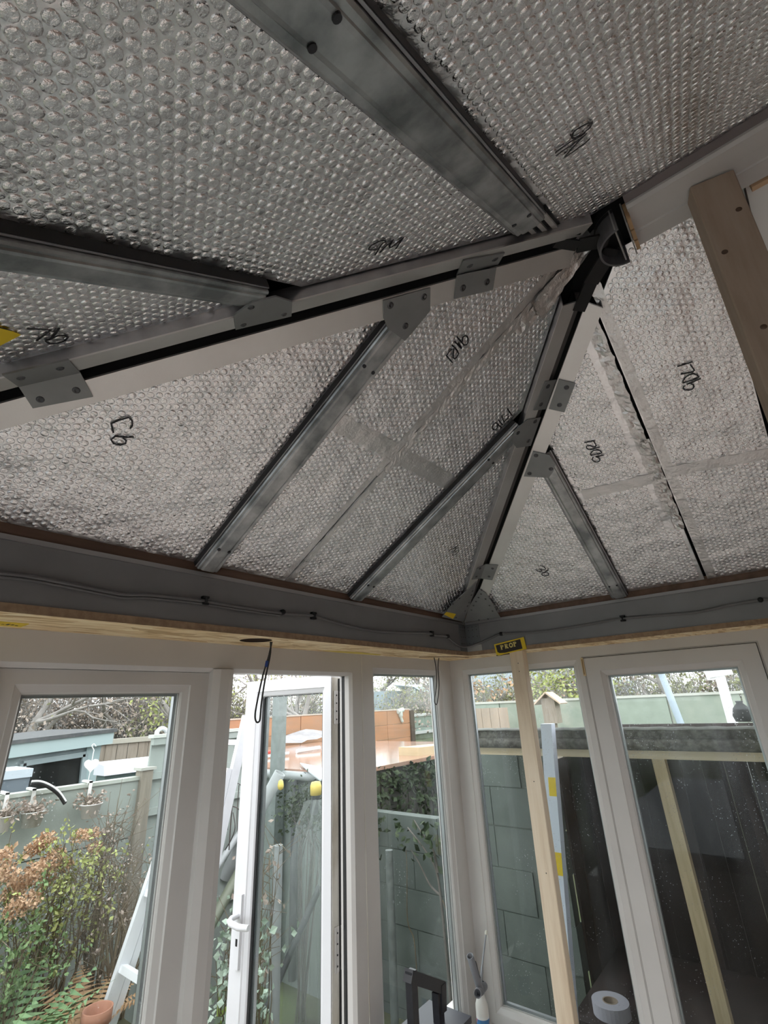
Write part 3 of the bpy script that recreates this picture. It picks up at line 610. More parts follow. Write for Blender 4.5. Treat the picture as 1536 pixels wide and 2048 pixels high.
plate(hipA, [('E', [(1091, 763), (1117.8, 758.8), (1097.5, 818), (1067.8, 821)]), ('S', [(1117.8, 758.8), (1097.5, 818), (1128.8, 825), (1151, 766.6)])],
      [('E', (1096, 773)), ('E', (1082, 809)), ('S', (1133, 775)), ('S', (1119, 810))], 'folded_joint_plate', sr=.0075)
plate(hipA, [('E', [(954.7, 1137), (971.8, 1128.5), (961, 1157), (944, 1159.5)]), ('S', [(971.8, 1128.5), (961, 1157), (984.6, 1160.6), (996.4, 1130.7)])],
      [('E', (960, 1137)), ('E', (953, 1153)), ('S', (985, 1137)), ('S', (978, 1153))], 'folded_joint_plate', sr=.006)
plate(hipA, [('E', [(1081.9, 834.5), (1061.6, 891.6), (1033.4, 896), (1023.3, 883), (1028.8, 861.9), (1055, 840)])], [('E', (1070.5, 843)), ('E', (1036, 866)), ('E', (1057, 882))], sr=.0075)
plate(hipA, [('S', [(1066, 903), (1099, 910), (1110.8, 927.5), (1107, 943), (1097.5, 955.6), (1047.5, 953)])], [('S', (1072, 911)), ('S', (1102, 938)), ('S', (1059, 947))], sr=.0075)
riv = lambda k, pts: [(k, p) for p in pts]
plate(hipA, [('E', [(953.7, 1162.7), (950, 1180), (937.7, 1216), (926, 1244), (884, 1234), (905, 1208)])], riv('E', [(945, 1182), (943, 1190), (938, 1205), (935, 1212), (930, 1222), (919, 1197), (906, 1208), (893, 1221), (912, 1235)]), 'corner_gusset', sr=.0045)
plate(hipA, [('S', [(959, 1178), (971.8, 1186), (1000.6, 1235), (929, 1245), (937.7, 1214)])], riv('S', [(963, 1180), (962, 1188), (957, 1195), (952, 1203), (947, 1211), (943, 1220), (971, 1198), (979, 1211), (985, 1222), (958, 1240), (976, 1238)]), 'corner_gusset', sr=.0045)
m = MB(); m.prism([SP('E', *spx('E', p, -.0042), -.0042) for p in [(888, 1229), (893, 1224), (912, 1228), (906, 1238)]], NOUT('E')*.0006); m.build('yellow_tag', YELLOW, hipA)
# corner plate wrapping the beam corner
t = thing('corner_bracket', (BX, BY, ZS+.02), 'riveted grey steel bracket folded round the beam corner', 'bracket')
zc0, zc1 = ZS+.012, ZT-.016
m = MB(); m.box((BX, BY-.062, zc0), (BX+.0022, BY, zc1)); m.build('plate', pmat('dark_bracket', (.20, .21, .22), (.17, .175, .18), rough=.5, metal=.5, scale=10), t)
m = MB(); m.box((BX, BY-.0022, zc0), (BX+.075, BY, zc1)); m.build('plate', bpy.data.materials['dark_bracket'], t)
m = MB(); m.box((BX, BY-.0032, ZS+.004), (BX+.08, BY-.0005, ZS+.046)); m.build('foot_plate', ALU, t)
for i in range(3):
    for z in (ZS+.055, ZS+.085, ZT-.04, ZT-.026):
        m = MB(); m.disc((BX+.018+.022*i, BY-.0022, z), (0, -1, 0), .0024, .0014, 8); m.build('rivet', SCREWG, t)
        m = MB(); m.disc((BX+.0022, BY-.012-.018*i, z), (1, 0, 0), .0024, .0014, 8); m.build('rivet', SCREWG, t)

# ------------------------------------------------------------------ ridge
YR = -1.268; ZR = 2.846
t = thing('ridge_beam', (1.4, YR, ZR), 'pale grey ridge beam running from the hip joint to the house', 'ridge beam')
m = MB(); m.prism([(1.362, YR-.064, ZR+.006), (1.362, YR-.058, ZR), (1.362, YR-.02, ZR), (1.362, YR-.017, ZR+.003), (1.362, YR+.012, ZR+.003), (1.362, YR+.015, ZR), (1.362, YR+.058, ZR), (1.362, YR+.064, ZR+.006), (1.362, YR+.064, ZR+.04), (1.362, YR-.064, ZR+.04)], (XH-1.362, 0, 0)); m.build('body', pmat('ridge_grey', (.52, .49, .47), (.46, .44, .42), rough=.55, scale=4, stretch=(.2, 1, 1)), t)
m = MB(); m.box((1.362, YR-.085, ZR+.012), (XH, YR-.064, ZR+.03)); m.build('side_fillet', pmat('mauve_strip', (.17, .145, .145), rough=.7), t)
m = MB(); m.box((1.58, YR+.062, ZR-.004), (XH, YR+.075, ZR+.02)); m.build('timber_fillet', pmat('raw_fillet', (.55, .36, .22), rough=.7), t)
# D-shaped cap at the ridge end with inner plates and timber packing
ce = thing('ridge_end_cap', (1.33, YR, ZR-.03), 'dark D-shaped plastic cap closing the ridge end over the hips', 'end cap')
cx, cy, R_ = 1.335, YR, .056; zt, zb = ZR+.03, ZR-.035
n = 20; th = .0045
outer = [(cx-R_*.95*math.sin(math.pi*i/n), cy-R_*math.cos(math.pi*i/n)) for i in range(n+1)]
inner = [(cx-(R_*.95-th)*math.sin(math.pi*i/n), cy-(R_-th)*math.cos(math.pi*i/n)) for i in range(n+1)]
m = MB(); vs_ = [(*p, z) for z in (zb, zt) for p in outer]+[(*p, z) for z in (zb, zt) for p in inner]; q = n+1; fs = []
for i in range(n): fs += [(i, i+1, q+i+1, q+i), (2*q+i, 3*q+i, 3*q+i+1, 2*q+i+1), (i, 2*q+i, 2*q+i+1, i+1), (q+i, q+i+1, 3*q+i+1, 3*q+i)]
m.add(vs_, fs, False); m.build('curved_shell', pmat('dark_grey_plastic', (.11, .105, .11), rough=.35), ce)
m = MB(); m.prism([(*p, zt-.012) for p in outer], (0, 0, .01)); m.build('inner_floor', BLACK, ce)
for dx in (-.008, .016): m = MB(); m.box((cx+dx, cy-R_, zb+.002), (cx+dx+.003, cy+R_*.8, zt)); m.build('cross_plate', pmat('end_plate_%d' % int(dx*1000+20), (.30, .29, .28), rough=.5, metal=.3), ce)
m = MB()
for i in range(3): m.box((cx+.020, cy-.05+.033*i, zb+.012), (cx+.028, cy-.022+.033*i, zt))
m.build('timber_packing', wood('packing_wood', (.35, .2, .1), (.5, .32, .17), (.55, .38, .22), 1, knots=False), ce)
# black membrane strips where the hip ends are left open
mem = thing('black_membrane', (1.28, -1.24, ZR-.02), 'torn black membrane at the open ends of the hips', 'membrane')
def strip(name, pts, w, mb_h=.006):
    m = MB()
    for i in range(len(pts)-1): m.beam(pts[i], pts[i+1], w[i], mb_h)
    m.build(name, BLACK, mem)
strip('membrane_strip', [(1.19, -1.146, 2.806), (1.24, -1.19, 2.832), (1.31, -1.25, 2.842)], [.034, .040, .05])
strip('membrane_strip', [(1.215, -1.37, 2.826), (1.25, -1.315, 2.838), (1.31, -1.28, 2.842)], [.026, .036, .05])
strip('membrane_strip', [(1.20, -1.42, 2.815), (1.27, -1.35, 2.838)], [.02])
# bare upper foil, crumpled behind the cap
m = MB(); rng = np.random.default_rng(3); n1, n2 = 16, 7; vs_, fs = [], []
for i in range(n1+1):
    for j in range(n2+1):
        s = .92+.17*i/n1; u = -1.275+(.075-.065*i/n1)*(j/n2)
        vs_.append(SP('E', u, s, HI-.006-.012*(j/n2)*(i/n1)+rng.normal(0, .0022)))
for i in range(n1):
    for j in range(n2): fs.append((i*(n2+1)+j, i*(n2+1)+j+1, (i+1)*(n2+1)+j+1, (i+1)*(n2+1)+j))
m.add(vs_, fs, True); m.build('crumpled_foil', TAPE, PANELS['E3'])

# ------------------------------------------------------------------ timber post under the ridge, timber prop at the corner
def lean(p0, p1, w, d, name, label, mat):
    t = thing(name, p0, label, 'timber'); m = MB(); p0, p1 = np.array(p0, float), np.array(p1, float)
    b = .0025; prof = [(-w/2+b, -d/2), (w/2-b, -d/2), (w/2, -d/2+b), (w/2, d/2-b), (w/2-b, d/2), (-w/2+b, d/2), (-w/2, d/2-b), (-w/2, -d/2+b)]
    ax = V3(*lean.ax); tt = nrm(p1-p0); ay = nrm(np.cross(tt, ax)); ax = np.cross(ay, tt)
    m.prism([p0+ax*x+ay*y for x, y in prof], p1-p0); return t, m.build('stud', mat, t), (p0, p1, ax, ay)
lean.ax = (1, 0, 0)
TL, TR = atz((1380, 374), ZR-.002), atz((1468, 338), ZR-.002)
lean.ax = tuple(nrm(V3(TR[0]-TL[0], TR[1]-TL[1], 0)))
pw = float(np.linalg.norm((TR-TL)[:2])); pd = .045
a_ = V3(*lean.ax); n_ = V3(-a_[1], a_[0], 0)
top = (TL+TR)/2 + n_*pd/2; top[2] = ZR-.001
low = aty((1503, 700), -1.27); dr = V3(low[0]-TL[0], 0, low[2]-TL[2]); bot = top + V3(dr[0], .03, dr[2])*(top[2]/abs(dr[2]))
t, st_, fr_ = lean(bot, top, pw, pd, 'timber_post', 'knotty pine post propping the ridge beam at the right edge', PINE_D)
for f, x in ((.935, -.3), (.87, -.12), (.80, .1), (.965, .28)):
    p = bot+(top-bot)*f+a_*x*pw-n_*pd/2; m = MB(); m.lathe(p+n_*.0005, -n_, [(.0002, .0012), (.004, .0012), (.0065, .0002)], 10); m.build('knot', pmat('knot_%d' % int(f*1000), (.09, .05, .03), rough=.7), t)
P0 = aty((1034, 1300), -.118); lean.ax = (1, -.05, 0)
ptop = V3(aty((1035, 1299), -.12)[0], -.12, ZS-.001); pb = aty((1136, 2048), -.135)
dr = pb-ptop; pbot = ptop + dr*((ptop[2]-0)/(ptop[2]-pb[2])); 
t, st_, fr_ = lean(pbot, ptop, .066, .040, 'timber_prop', 'pale pine prop standing in front of the side window near the corner', PINE)
for f in (.975, .958, .75, .60): 
    m = MB(); m.lathe(pbot+(ptop-pbot)*f+fr_[3]*(-.0198 if fr_[3][1] > 0 else .0198)+V3(.004, 0, 0), (0, -1, 0), [(.0002, .0006), (.0022, .0006), (.0026, .0)], 8); m.build('nail_dent', SCREW, t)
# PROP sticker standing on the soffit edge
S0, S1 = aty((988, 1289), -.165), aty((1047, 1274), -.165); W_ = float(np.linalg.norm(S1-S0)); ex = nrm(S1-S0); S2 = aty((991, 1301), -.165)
ez = nrm(V3(0, 0, 1)-ex*ex[2]); Hh = .052
O_ = S0-ez*Hh
sg = thing('prop_sign', tuple(O_), 'yellow and black printed card reading PROP above the timber prop', 'sign')
sp = lambda a, b, d=0.0: tuple(O_+ex*a*W_+ez*b*Hh+V3(0, -d, 0))
m = MB(); m.prism([sp(0, .10), sp(.06, 0), sp(1.0, 0), sp(1.0, 1.0), sp(.0, 1.0)], (0, .003, 0)); m.build('card', YELLOW, sg)
m = MB(); m.prism([sp(.06, .30, .0004), sp(.12, .18, .0004), sp(.30, .10, .0004), sp(.88, .10, .0004), sp(.88, .90, .0004), sp(.05, .88, .0004)], (0, .0004, 0)); m.build('dark_field', pmat('sign_brown', (.035, .025, .02), rough=.5), sg)
m = MB()
def bar(x0, y0, x1, y1): m.prism([sp(x0, y0, .001), sp(x1, y0, .001), sp(x1, y1, .001), sp(x0, y1, .001)], (0, .0006, 0))
def arc(cx, cy, rx, ry, a0, a1, w, n=10):
    for i in range(n):
        a, b = a0+(a1-a0)*i/n, a0+(a1-a0)*(i+1)/n; k = 1-w
        m.prism([sp(cx+rx*math.cos(a), cy+ry*math.sin(a), .001), sp(cx+rx*math.cos(b), cy+ry*math.sin(b), .001), sp(cx+rx*k*math.cos(b), cy+ry*k*math.sin(b), .001), sp(cx+rx*k*math.cos(a), cy+ry*k*math.sin(a), .001)], (0, .0006, 0))
y0_, y1_ = .40, .80; lw = .04
for q, ch in enumerate('PROP'):
    x = .20+.145*q
    if ch in 'PR':
        bar(x, y0_, x+lw, y1_); bar(x-.014, y0_, x+lw+.014, y0_+.05); bar(x-.014, y1_-.05, x+lw, y1_); arc(x+lw-.005, (y0_+y1_)/2+.10, .062, .105, -math.pi/2, math.pi/2, .48)
        if ch == 'R':
            m.prism([sp(x+lw, .60, .001), sp(x+lw+.03, .60, .001), sp(x+lw+.075, y0_, .001), sp(x+lw+.03, y0_, .001)], (0, .0006, 0))
    else: arc(x+.055, (y0_+y1_)/2, .066, .205, 0, 2*math.pi, .48, 16)
m.build('lettering', pmat('sign_letters', (.80, .66, .22), rough=.5), sg)

# ------------------------------------------------------------------ cable clipped along the beams
pe = [(-40, 1141), (0, 1146), (60, 1153), (150, 1170), (240, 1188), (300, 1190), (400, 1201), (460, 1211), (560, 1226), (622, 1231), (690, 1250), (760, 1263), (850, 1266), (868, 1270), (893, 1273), (906, 1284), (922, 1293)]
ps = [(945, 1291), (980, 1277), (1003, 1268), (1060, 1265), (1120, 1258), (1245, 1237), (1330, 1230), (1400, 1223), (1460, 1210), (1521, 1200), (1560, 1199), (1640, 1190)]
cp = [atx(p, BX+.007) for p in pe]+[aty(p, BY-.007) for p in ps]
def smooth(pts, n=5):
    P = [np.array(p, float) for p in pts]; out = []
    for i in range(len(P)-1):
        p0, p1, p2, p3 = P[max(i-1, 0)], P[i], P[i+1], P[min(i+2, len(P)-1)]
        for j in range(n):
            t_ = j/n; out.append(.5*((2*p1)+(-p0+p2)*t_+(2*p0-5*p1+4*p2-p3)*t_**2+(-p0+3*p1-3*p2+p3)*t_**3))
    return out+[P[-1]]
t = thing('clipped_cable', tuple(cp[5]), 'grey twin cable clipped along both grey eaves beams', 'cable')
m = MB(); m.tube(smooth(cp), .0050, 8); m.tube([p+V3(0, 0, -.0075) for p in smooth(cp[:9])], .0032, 6); m.build('sheath', CABLE, t)
for p, w, kind in [((408, 1202), 'E', 'h'), ((563, 1225), 'E', 'r'), ((625, 1232), 'E', 'h'), ((862, 1268), 'E', 'h'), ((893, 1273), 'E', 'r'), ((1003, 1268), 'S', 'r'), ((1246, 1237), 'S', 'h'), ((1521, 1200), 'S', 'r')]:
    c = atx(p, BX+.002) if w == 'E' else aty(p, BY-.002); out = V3(1, 0, 0) if w == 'E' else V3(0, -1, 0); al = V3(0, 1, 0) if w == 'E' else V3(1, 0, 0); up = V3(0, 0, 1)
    m = MB()
    if kind == 'h':
        m.obox(c+out*.001, al*.009, out*.0025, up*.010)
        for sg_ in (-1, 1): m.obox(c+up*.0085*sg_+out*.005, al*.009, out*.0055, up*.003)
        m.obox(c+out*.012, al*.003, out*.0015, up*.008)
    else: m.lathe(c, out, [(.0002, 0), (.0085, 0), (.0085, .009), (.006, .0135), (.0002, .0135)], 14)
    m.build('cable_clip', BLACK, t)
# loops of cable hanging through the soffit
def hang(paths, x, label, r):
    P0 = atx(paths[0][0], x); t = thing('hanging_cable', tuple(P0), label, 'cable', 'hanging cables')
    for i, p in enumerate(paths): m = MB(); m.tube(smooth([atx(q, x+.004*i) for q in p]), r, 7); m.build('core', DARKCABLE, t)
    return t
xh = min(max(hc[0], .06), .14)
hk = hang([[(546, 1272), (538, 1310), (526, 1350), (514, 1405), (510, 1432), (513, 1444), (519, 1442), (521, 1428), (523, 1405), (530, 1360), (541, 1305), (540, 1270)]], xh, 'long loop of dark cable hanging from the soffit hole over the open door', .0026)
m = MB(); m.tube([atx((534.5, 1322), xh), atx((532, 1334), xh)], .0048, 8); m.build('blue_tape', pmat('blue_tape', (.02, .06, .28), rough=.5), hk)
hang([[(866, 1306), (872, 1335), (873, 1370), (869, 1400), (872, 1409), (875, 1402), (878, 1370), (876, 1335), (879, 1306)]], .07, 'short loop of dark cable hanging over the narrow fixed window', .0024)
# small brass packer stuck to the window mullion
m = MB(); a, b = aty((1164, 1316), 0), aty((1172, 1352), 0); m.beam((a[0], -.006, a[2]), (b[0]-.002, -.006, b[2]), .011, .004, up=(0, 1, 0))
t = thing('glazing_packer', (a[0], -.004, b[2]), 'small tan strip stuck at the top of the window mullion', 'strip'); m.build('strip', pmat('tan_strip', (.62, .48, .28), rough=.6), t)
m = MB(); m.beam((a[0]+.001, -.009, a[2]-.006), (b[0]-.003, -.009, b[2]+.006), .004, .001, up=(0, 1, 0)); m.build('groove', pmat('strip_groove', (.25, .16, .08), rough=.7), t)

# ------------------------------------------------------------------ things on the sill
tb = thing('tool_case', (.11, -.53, .645), 'black plastic tool case with a raised carrying handle on the end sill', 'tool case')
HZ = 1.0
hp_ = lambda px, x=.12: atx(px, x)
m = MB(); m.prism([(.03, -.70, .645), (.185, -.70, .645), (.185, -.40, .645), (.03, -.40, .645)], (0, 0, .19)); m.build('body', pmat('case_black', (.018, .018, .022), (.03, .03, .036), rough=.42, scale=30), tb)
m = MB(); m.prism([(.02, -.71, .835), (.195, -.71, .835), (.195, -.39, .835), (.02, -.39, .835)], (0, 0, .018)); m.build('lid', pmat('case_lid', (.035, .035, .05), rough=.4), tb)
A1, A2, B2, B1 = hp_((822, 2040)), hp_((822, 1950)), hp_((880, 1978)), hp_((868, 2046))
A1[2] = .85; B1[2] = .85
CASEB = bpy.data.materials['case_black']
m = MB(); m.beam(V3(A2[0], A2[1], .85), A2+V3(0, 0, .012), .030, .026, up=(1, 0, 0)); m.build('handle_arm', CASEB, tb)
m = MB(); m.beam(V3(B2[0], B2[1]-.018, .85), B2+V3(0, -.018, 0), .030, .026, up=(1, 0, 0)); m.build('handle_arm', CASEB, tb)
m = MB(); m.beam(A2+V3(0, -.016, .004), B2+V3(0, .006, .004), .034, .034, up=(0, 0, 1)); m.build('handle_grip', pmat('case_grip', (.03, .03, .034), rough=.5), tb)
m = MB(); m.obox(B2+V3(0, -.004, -.018), V3(.019, 0, 0), V3(0, .014, 0), V3(0, .004, .036)); m.build('handle_end', CASEB, tb)
sg = thing('sealant_tube', tuple(atx((966, 2048), .10)*V3(1, 1, 0)+V3(0, 0, .645)), 'sealant cartridge in the sill corner with a grey applicator and long nozzle', 'sealant tube')
c = atx((966, 2040), .10); c = V3(.10, c[1], .645)
m = MB(); m.lathe(c, (0, 0, 1), [(.0002, 0), (.0245, 0), (.0245, .098), (.024, .10)], 20); m.build('cartridge', pmat('cartridge_white', (.75, .74, .72), rough=.4), sg)
m = MB(); m.lathe(c, (0, 0, 1), [(.0249, .03), (.0249, .092)], 20); m.build('label_band', pmat('cartridge_blue', (.06, .20, .42), (.55, .12, .10), rough=.4, scale=26, lo=.55, hi=.62), sg)
m = MB(); m.lathe(c, (0, 0, 1), [(.0245, .10), (.0235, .13), (.016, .150), (.012, .165), (.0002, .166)], 18); m.build('shoulder', pmat('tube_cream', (.72, .70, .66), rough=.4), sg)
NZ0, NZ1 = c+V3(0, .0, .16), atx((972, 1868), .09)
m = MB(); m.tube(smooth([NZ0, (NZ0+NZ1)/2+V3(0, -.008, 0), NZ1]), [.009]+[.0055]*4+[.0035]*4+[.0028]*2, 10); m.build('nozzle', pmat('nozzle_grey', (.28, .29, .31), rough=.4), sg)
m = MB(); m.lathe(NZ1, nrm(NZ1-NZ0), [(.0002, -.004), (.0062, -.002), (.0058, .008), (.003, .013), (.0002, .013)], 10); m.build('nozzle_cap', pmat('sealant_blob', (.72, .70, .62), rough=.5), sg)
G1, G2 = atx((940, 1912), .12), atx((962, 1985), .115)
GG = pmat('applicator_grey', (.20, .20, .22), rough=.38)
def hollow(mb, p, q, r, th=.0025, n=16):
    ax = nrm(np.array(q)-np.array(p)); L = float(np.linalg.norm(np.array(q)-np.array(p))); mb.lathe(p, ax, [(r, L), (r, 0), (r-th, 0), (r-th, L*.6), (.0002, L*.6)], n)
m = MB(); hollow(m, G1, G2, .0135); m.build('applicator_barrel', GG, sg)
G3, G4 = atx((955, 1987), .13), atx((968, 1972), .09)
m = MB(); hollow(m, G3, G4, .0145); m.build('applicator_mouth', GG, sg)
m = MB(); m.tube(smooth([atx((950, 1925), .10), atx((958, 1955), .09), atx((968, 1968), .09)]), .006, 8); m.build('trigger', BLACK, sg)

# ================================================================== GARDEN
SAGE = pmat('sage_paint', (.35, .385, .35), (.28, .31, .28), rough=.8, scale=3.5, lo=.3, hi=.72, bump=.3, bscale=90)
SAGE_B = pmat('sage_boards', (.36, .40, .37), (.29, .325, .30), rough=.75, scale=9, stretch=(1, 1, .15))
SAGE_BLUE = pmat('blue_grey_paint', (.29, .34, .355), (.24, .29, .305), rough=.7, scale=4)
SAGE_D = pmat('shaded_sage_block', (.125, .145, .13), (.09, .105, .095), rough=.85, scale=4, lo=.3, hi=.72, bump=.3, bscale=90)  # sage paint darkened, the wall's shade is put into its colour
SAGE_M = pmat('dull_sage_boards', (.24, .275, .255), (.19, .22, .205), rough=.75, scale=9, stretch=(1, 1, .15))
MORTAR = pmat('mortar', (.10, .115, .10), rough=.9)
WEATHER = wood('weathered_timber', (.16, .14, .11), (.24, .21, .165), (.30, .27, .22), 2, knots=False)
FENCE_BR = wood('brown_fence', (.22, .18, .14), (.30, .25, .20), (.36, .31, .26), 2, knots=False)
ORANGE = pmat('orange_stain', (.52, .25, .13), (.40, .21, .12), rough=.65, scale=5, stretch=(1, .25, 1.4))
WETROOF = pmat('wet_felt', (.40, .22, .15), (.30, .19, .145), rough=.12, scale=2.2)
DARK = pmat('dark_boards', (.035, .034, .028), (.06, .055, .045), rough=.8, scale=12, stretch=(1, 1, .2))
DARKBR = pmat('dark_brown_boards', (.016, .010, .009), (.032, .020, .018), rough=.75, scale=8, stretch=(1, 1, .2))
SOIL = pmat('soil_and_grass', (.06, .055, .03), (.10, .13, .055), rough=.95, scale=2.5)
GREYPIPE = pmat('grey_pipe', (.36, .38, .38), (.30, .32, .32), rough=.4, scale=10)
DARKPIPE = pmat('dark_pipe', (.07, .075, .08), (.11, .115, .12), rough=.4, scale=10)
LADDER = pmat('ladder_aluminium', (.84, .85, .88), (.76, .77, .80), rough=.4, metal=.25, scale=8)
WHITE = pmat('white_paint', (.80, .80, .80), rough=.5)
TERRA = pmat('terracotta', (.42, .20, .13), (.34, .16, .10), rough=.75, scale=14)
BARK = pmat('bark', (.13, .115, .10), (.20, .18, .16), rough=.9, scale=14)
TWIG = pmat('twigs', (.27, .25, .235), (.36, .33, .31), rough=.9, scale=6)
STEM = pmat('plant_stems', (.13, .095, .06), (.20, .16, .10), rough=.85, scale=10)
L_YG = leafmat('yellow_green_leaves', (.30, .36, .12), (.42, .42, .16)); L_GR = leafmat('green_leaves', (.10, .17, .07), (.20, .28, .12))
L_FERN = leafmat('fern_green', (.12, .22, .11), (.22, .32, .15)); L_DEAD = leafmat('dead_fronds', (.36, .22, .12), (.48, .31, .17))
L_BLOOM = leafmat('faded_blooms', (.46, .28, .17), (.58, .40, .26)); L_GREY = leafmat('dry_heads', (.30, .24, .20), (.40, .33, .28)); L_SUCC = leafmat('pale_succulent', (.30, .40, .32), (.40, .48, .38))
L_OLIVE = leafmat('olive_leaves', (.24, .26, .12), (.34, .33, .18)); L_IVY = leafmat('dark_ivy', (.03, .05, .025), (.07, .09, .045))

# ground rising away from the house
m = MB(); gx = [-60, -30, -16, -9, -6, -5, -4, -2, .0, 4, 12, 60]; gy = [-60, -25, -8, -3, 0, 2, 3, 5, 6, 9, 16, 60]
gz = lambda x, y: -.06+1.05*max(min(max((-x-4.2)/2, 0), 1), min(max((y-3.2)/2, 0), 1))
m.add([(x, y, gz(x, y)) for x in gx for y in gy], [(i*len(gy)+j, (i+1)*len(gy)+j, (i+1)*len(gy)+j+1, i*len(gy)+j+1) for i in range(len(gx)-1) for j in range(len(gy)-1)])
tag(m.build('ground', SOIL), 'rough garden ground rising behind the fences', 'ground', kind='structure')
m = MB(); m.box((-1.5, -12, -.06), (8, YO-.2, -.03)); tag(m.build('bounce_paving', pmat('pale_bounce_paving', (.30, .30, .31), (.26, .26, .27), rough=.85, scale=2)), 'unseen pale paving added behind the camera to bounce light inside', 'bounce_paving', kind='structure')  # unseen slab, added to throw daylight up onto the ceiling
m = MB(); m.box((-2.0, -4.5, -.06), (-.45, -.75, .55)); tag(m.build('planting_bed', SOIL), 'raised planting bed below the sage garden wall', 'flower bed', kind='structure')

def leaves(pts, size, mat, name, parent, rng, elong=1.6, kind='stuff', drop=0.3):
    pts = np.array(pts); n = len(pts)
    if n == 0: return
    d = rng.normal(0, 1, (n, 3)); d[:, 2] -= drop; d /= np.linalg.norm(d, axis=1)[:, None]
    e = np.cross(d, rng.normal(0, 1, (n, 3))); e /= np.linalg.norm(e, axis=1)[:, None]; f = np.cross(d, e)
    s = size*rng.uniform(.6, 1.3, n)[:, None]
    v = np.stack([pts, pts+d*s*elong*.5+e*s*.5+f*s*.12, pts+d*s*elong, pts+d*s*elong*.5-e*s*.5+f*s*.12], 1).reshape(-1, 3)
    me = bpy.data.meshes.new(name); me.from_pydata(v.tolist(), [], [(4*i, 4*i+1, 4*i+2, 4*i+3) for i in range(n)]); me.materials.append(mat); me.update()
    o = bpy.data.objects.new(name, me); COL.objects.link(o); adopt(o, parent); o['kind'] = kind; return o
def branch(mb, p, d, L, r, depth, rng, tips, bend=.35, split=(2, 4), up=.15, sides=5):
    pts = [p]; q = p.copy(); dd = d.copy(); k = 4
    for i in range(k):
        dd = nrm(dd+rng.normal(0, bend*.5, 3)+V3(0, 0, up*.3)); q = q+dd*L/k; pts.append(q)
    mb.tube(pts, [r*(1-.55*i/k) for i in range(k+1)], sides if depth > 1 else 3, True, False)
    if depth == 0: tips += pts[1:]; return
    for _ in range(rng.integers(split[0], split[1]+1)):
        j = rng.integers(1, k+1); nd = nrm(dd+rng.normal(0, .75, 3)+V3(0, 0, up)); branch(mb, pts[j], nd, L*rng.uniform(.55, .8), r*.5, depth-1, rng, tips, bend, split, up, sides)
    tips.append(pts[-1])
def tree(base, h, seed, label, group, depth=4, leaf=None, nleaf=0, lsize=.06, trunk=None, mat=BARK, up=.15, name='tree', cat='tree', split=(2, 4), stems=1, spread=.25):
    rng = np.random.default_rng(seed); base = V3(*base); t = thing(name, tuple(base), label, cat, group); mb = MB(); tips = []
    for i in range(stems):
        a = 2*math.pi*i/max(stems, 1)+rng.uniform(0, 1)
        d = nrm(V3(math.cos(a)*spread*(stems > 1), math.sin(a)*spread*(stems > 1), 1)+rng.normal(0, .06, 3)); b = base+V3(math.cos(a), math.sin(a), 0)*.06*(stems > 1)
        branch(mb, b, d, h*.45, (trunk or h*.022), depth, rng, tips, up=up, split=split)
    mb.build('branches', mat, t)
    if leaf is not None and nleaf and tips:
        T = np.array(tips); P = T[rng.integers(0, len(T), nleaf)]+rng.normal(0, lsize*1.4, (nleaf, 3)); leaves(P, lsize, leaf, 'leaves', t, rng)
    return t
# bare trees and hedge along the garden end
for i, (y, x, h, lf, nl, lab) in enumerate([
    (-.4, -9.5, 3.6, L_GREY, 900, 'grey leafless tree behind the shed at the left window edge'), (1.1, -10, 4.2, L_GREY, 900, 'dense grey-brown bare tree over the shed roof'),
    (2.6, -10.5, 3.4, L_OLIVE, 500, 'bare dark tree with a pale sky gap right of the shed roof'), (3.6, -8.5, 3.0, L_YG, 1500, 'light green leafing tree over the tall sage panel'),
    (5.2, -11, 4.6, L_GREY, 500, 'bare tree behind the wooden fence near the door post'), (4.4, -6.4, 3.6, L_YG, 500, 'leafing branches seen through the open doorway'),
    (7.4, -11, 4.8, L_GREY, 600, 'bare tree seen through the open door glass'), (9.2, -11.5, 4.6, L_GREY, 500, 'bare tree behind the orange fence near the hinges'),
    (11.3, -10.5, 4.0, L_OLIVE, 900, 'russet and green tree left of the cabin'), (14.0, -13, 5.0, L_GREY, 500, 'pale bare tree rising behind the cabin roof'), (17.0, -12, 5.0, L_OLIVE, 700, 'bare tree right of the cabin')]):
    tree((x, y, .9), h, 100+i, lab, 'bare garden trees', depth=4, leaf=lf, nleaf=nl, lsize=.05, mat=TWIG if i % 2 else BARK, split=(3, 4), up=.1)
for i, (x, y, h, lf, nl, lab) in enumerate([
    (-6.0, 9.0, 3.2, L_GREY, 600, 'hazy bare tree behind the distant grey roof'), (-4.0, 9.5, 3.4, L_BLOOM, 700, 'russet shrub-like tree left of the timber prop'), (-2.6, 8.6, 3.4, L_OLIVE, 900, 'dark bushy tree right of the timber prop'),
    (-1.5, 8.0, 3.0, L_YG, 1500, 'yellow-green leafing tree beside the window mullion'), (-.6, 9.2, 3.6, L_GREY, 800, 'dark twiggy tree at the left of the casement view'), (.5, 9.0, 3.4, L_OLIVE, 700, 'twiggy tree in the middle of the casement view'), (1.6, 9.6, 3.6, L_GREY, 700, 'bare tree behind the white post')]):
    tree((x, y, .9), h, 200+i, lab, 'bare trees beyond the lean-to', depth=4, leaf=lf, nleaf=nl, lsize=.055, mat=TWIG, split=(3, 4), up=.1)
